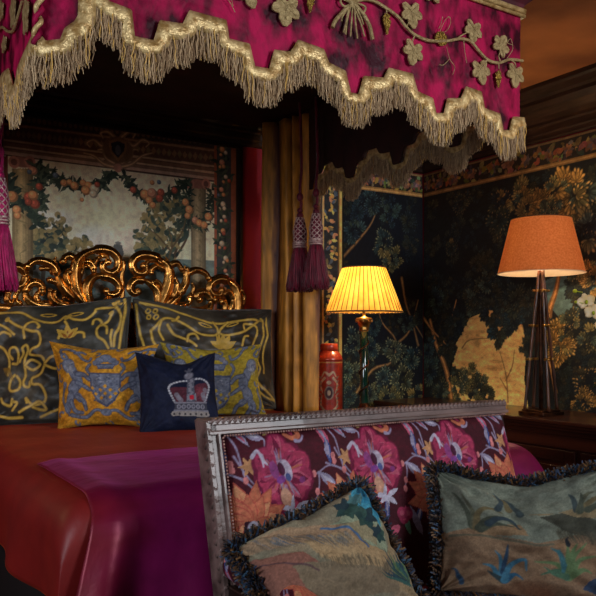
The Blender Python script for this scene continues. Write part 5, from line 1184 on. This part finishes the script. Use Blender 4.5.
make_pillow('tapestry_cushion', 'faded landscape tapestry cushion with teal flowers slumped at left on the loveseat', 'cushion', P3(Q1, (1.86, 2.12, 2.26, 2.02)), .17, paint1, K['tap'], mcb, (.48, .46), 'fringed tapestry cushions', fringe=(FRC, .040, 7500), seed=23, pin=.05, wr=.016, res=.003, chop=.02)
Q2 = [(438, 592), (632, 612), (622, 466), (434, 468)]
def paint2(cv):
    base_noise(cv, rgb(132, 140, 122), rgb(112, 120, 106), 4, 19); pen(cv, Q2, Zm(396, 396, 2.98)); R = random.Random(18)
    cv.poly([(120,420),(190,400),(260,420),(380,445),(480,420),(700,430),(700,700),(100,700)], rgb(140, 112, 84)); cv.poly([(380,360),(450,350),(540,370),(640,420),(700,430),(700,470),(560,440),(470,405)], rgb(70, 72, 58)); cv.poly([(330,345),(400,355),(480,340),(640,335),(700,400),(540,372),(450,350)], rgb(150, 132, 96))
    cv.poly([(430,440),(600,460),(700,560),(420,520)], rgb(150, 118, 86)); cv.poly([(540,565),(620,530),(700,540),(700,640),(520,590)], rgb(44, 66, 96)); cv.poly([(200,390),(330,380),(350,420),(210,420)], rgb(150, 122, 88))
    for k in range(80): x = R.uniform(440, 640); y = 400+(x-440)*.2+R.uniform(-6, 10); cv.stroke([(x, y), (x+16, y+30)], .004, .001, R.choice([rgb(64, 64, 50), rgb(90, 84, 64)]), .8, 0)
    LV = [rgb(70, 78, 62), rgb(90, 92, 70), rgb(54, 70, 72), rgb(112, 100, 66)]
    def bl(p, w, c): cv.stroke(p, w, w*.15, c); 
    for p in [[(200,395),(180,340),(150,290)], [(205,395),(200,350),(170,300)], [(210,400),(215,350),(250,330),(280,345)], [(215,400),(240,370),(290,365),(330,400)], [(220,405),(260,385),(310,390)], [(300,330),(290,300),(260,280)], [(330,345),(310,310),(290,290)], [(500,340),(490,300),(480,285)], [(510,345),(530,300),(560,290)], [(520,340),(570,310),(600,320)], [(515,345),(520,310),(515,290)], [(540,345),(590,330),(640,350)]]: bl(p, .026, R.choice(LV))
    bl([(240,385),(270,365),(310,370),(325,400)], .026, rgb(40, 60, 70)); bl([(270,330),(280,300),(262,270)], .024, rgb(60, 78, 84))
    TB = [rgb(40, 96, 130), rgb(30, 66, 96), rgb(60, 120, 148), rgb(36, 60, 66)]
    for p in [[(290,560),(280,500),(260,470)], [(290,560),(292,490),(295,450)], [(292,560),(310,510),(345,495),(352,530)], [(290,560),(260,520),(230,510)], [(295,560),(320,540),(340,560)], [(288,560),(265,540),(245,530)], [(292,560),(305,520),(320,505)]]: bl(p, .024, R.choice(TB))
    GB = [rgb(70, 110, 84), rgb(100, 130, 84), rgb(60, 120, 130), rgb(130, 134, 84)]
    for p in [[(470,550),(440,510),(375,500)], [(470,550),(440,530),(390,545)], [(472,550),(450,480),(420,460)], [(474,550),(472,480),(470,440)], [(476,550),(490,490),(530,450)], [(478,550),(510,500),(560,490)], [(478,552),(520,530),(550,540)], [(472,550),(455,500),(445,465)], [(475,550),(485,480),(500,450)], [(470,550),(430,540),(400,520)]]: bl(p, .026, R.choice(GB))
    bl([(474,450),(470,435),(475,425)], .016, rgb(20, 30, 40)); bl([(180,560),(165,530),(150,520)], .02, TB[1])
    cv.stroke([(140,425),(250,425),(370,450),(430,445)], .008, .008, rgb(80, 88, 72), .7); cv.a *= .82; cv.weave(.14, 70)
make_pillow('tapestry_cushion', 'landscape tapestry cushion with blue and green grasses at the right of the loveseat', 'cushion', P3(Q2, (2.38, 2.36, 2.48, 2.56)), .17, paint2, K['tap'], mcb, (.62, .48), 'fringed tapestry cushions', fringe=(FRC, .040, 9000), seed=29, pin=.05, wr=.024, res=.0032, chop=.26, chopw=.62, chopc=-.12)
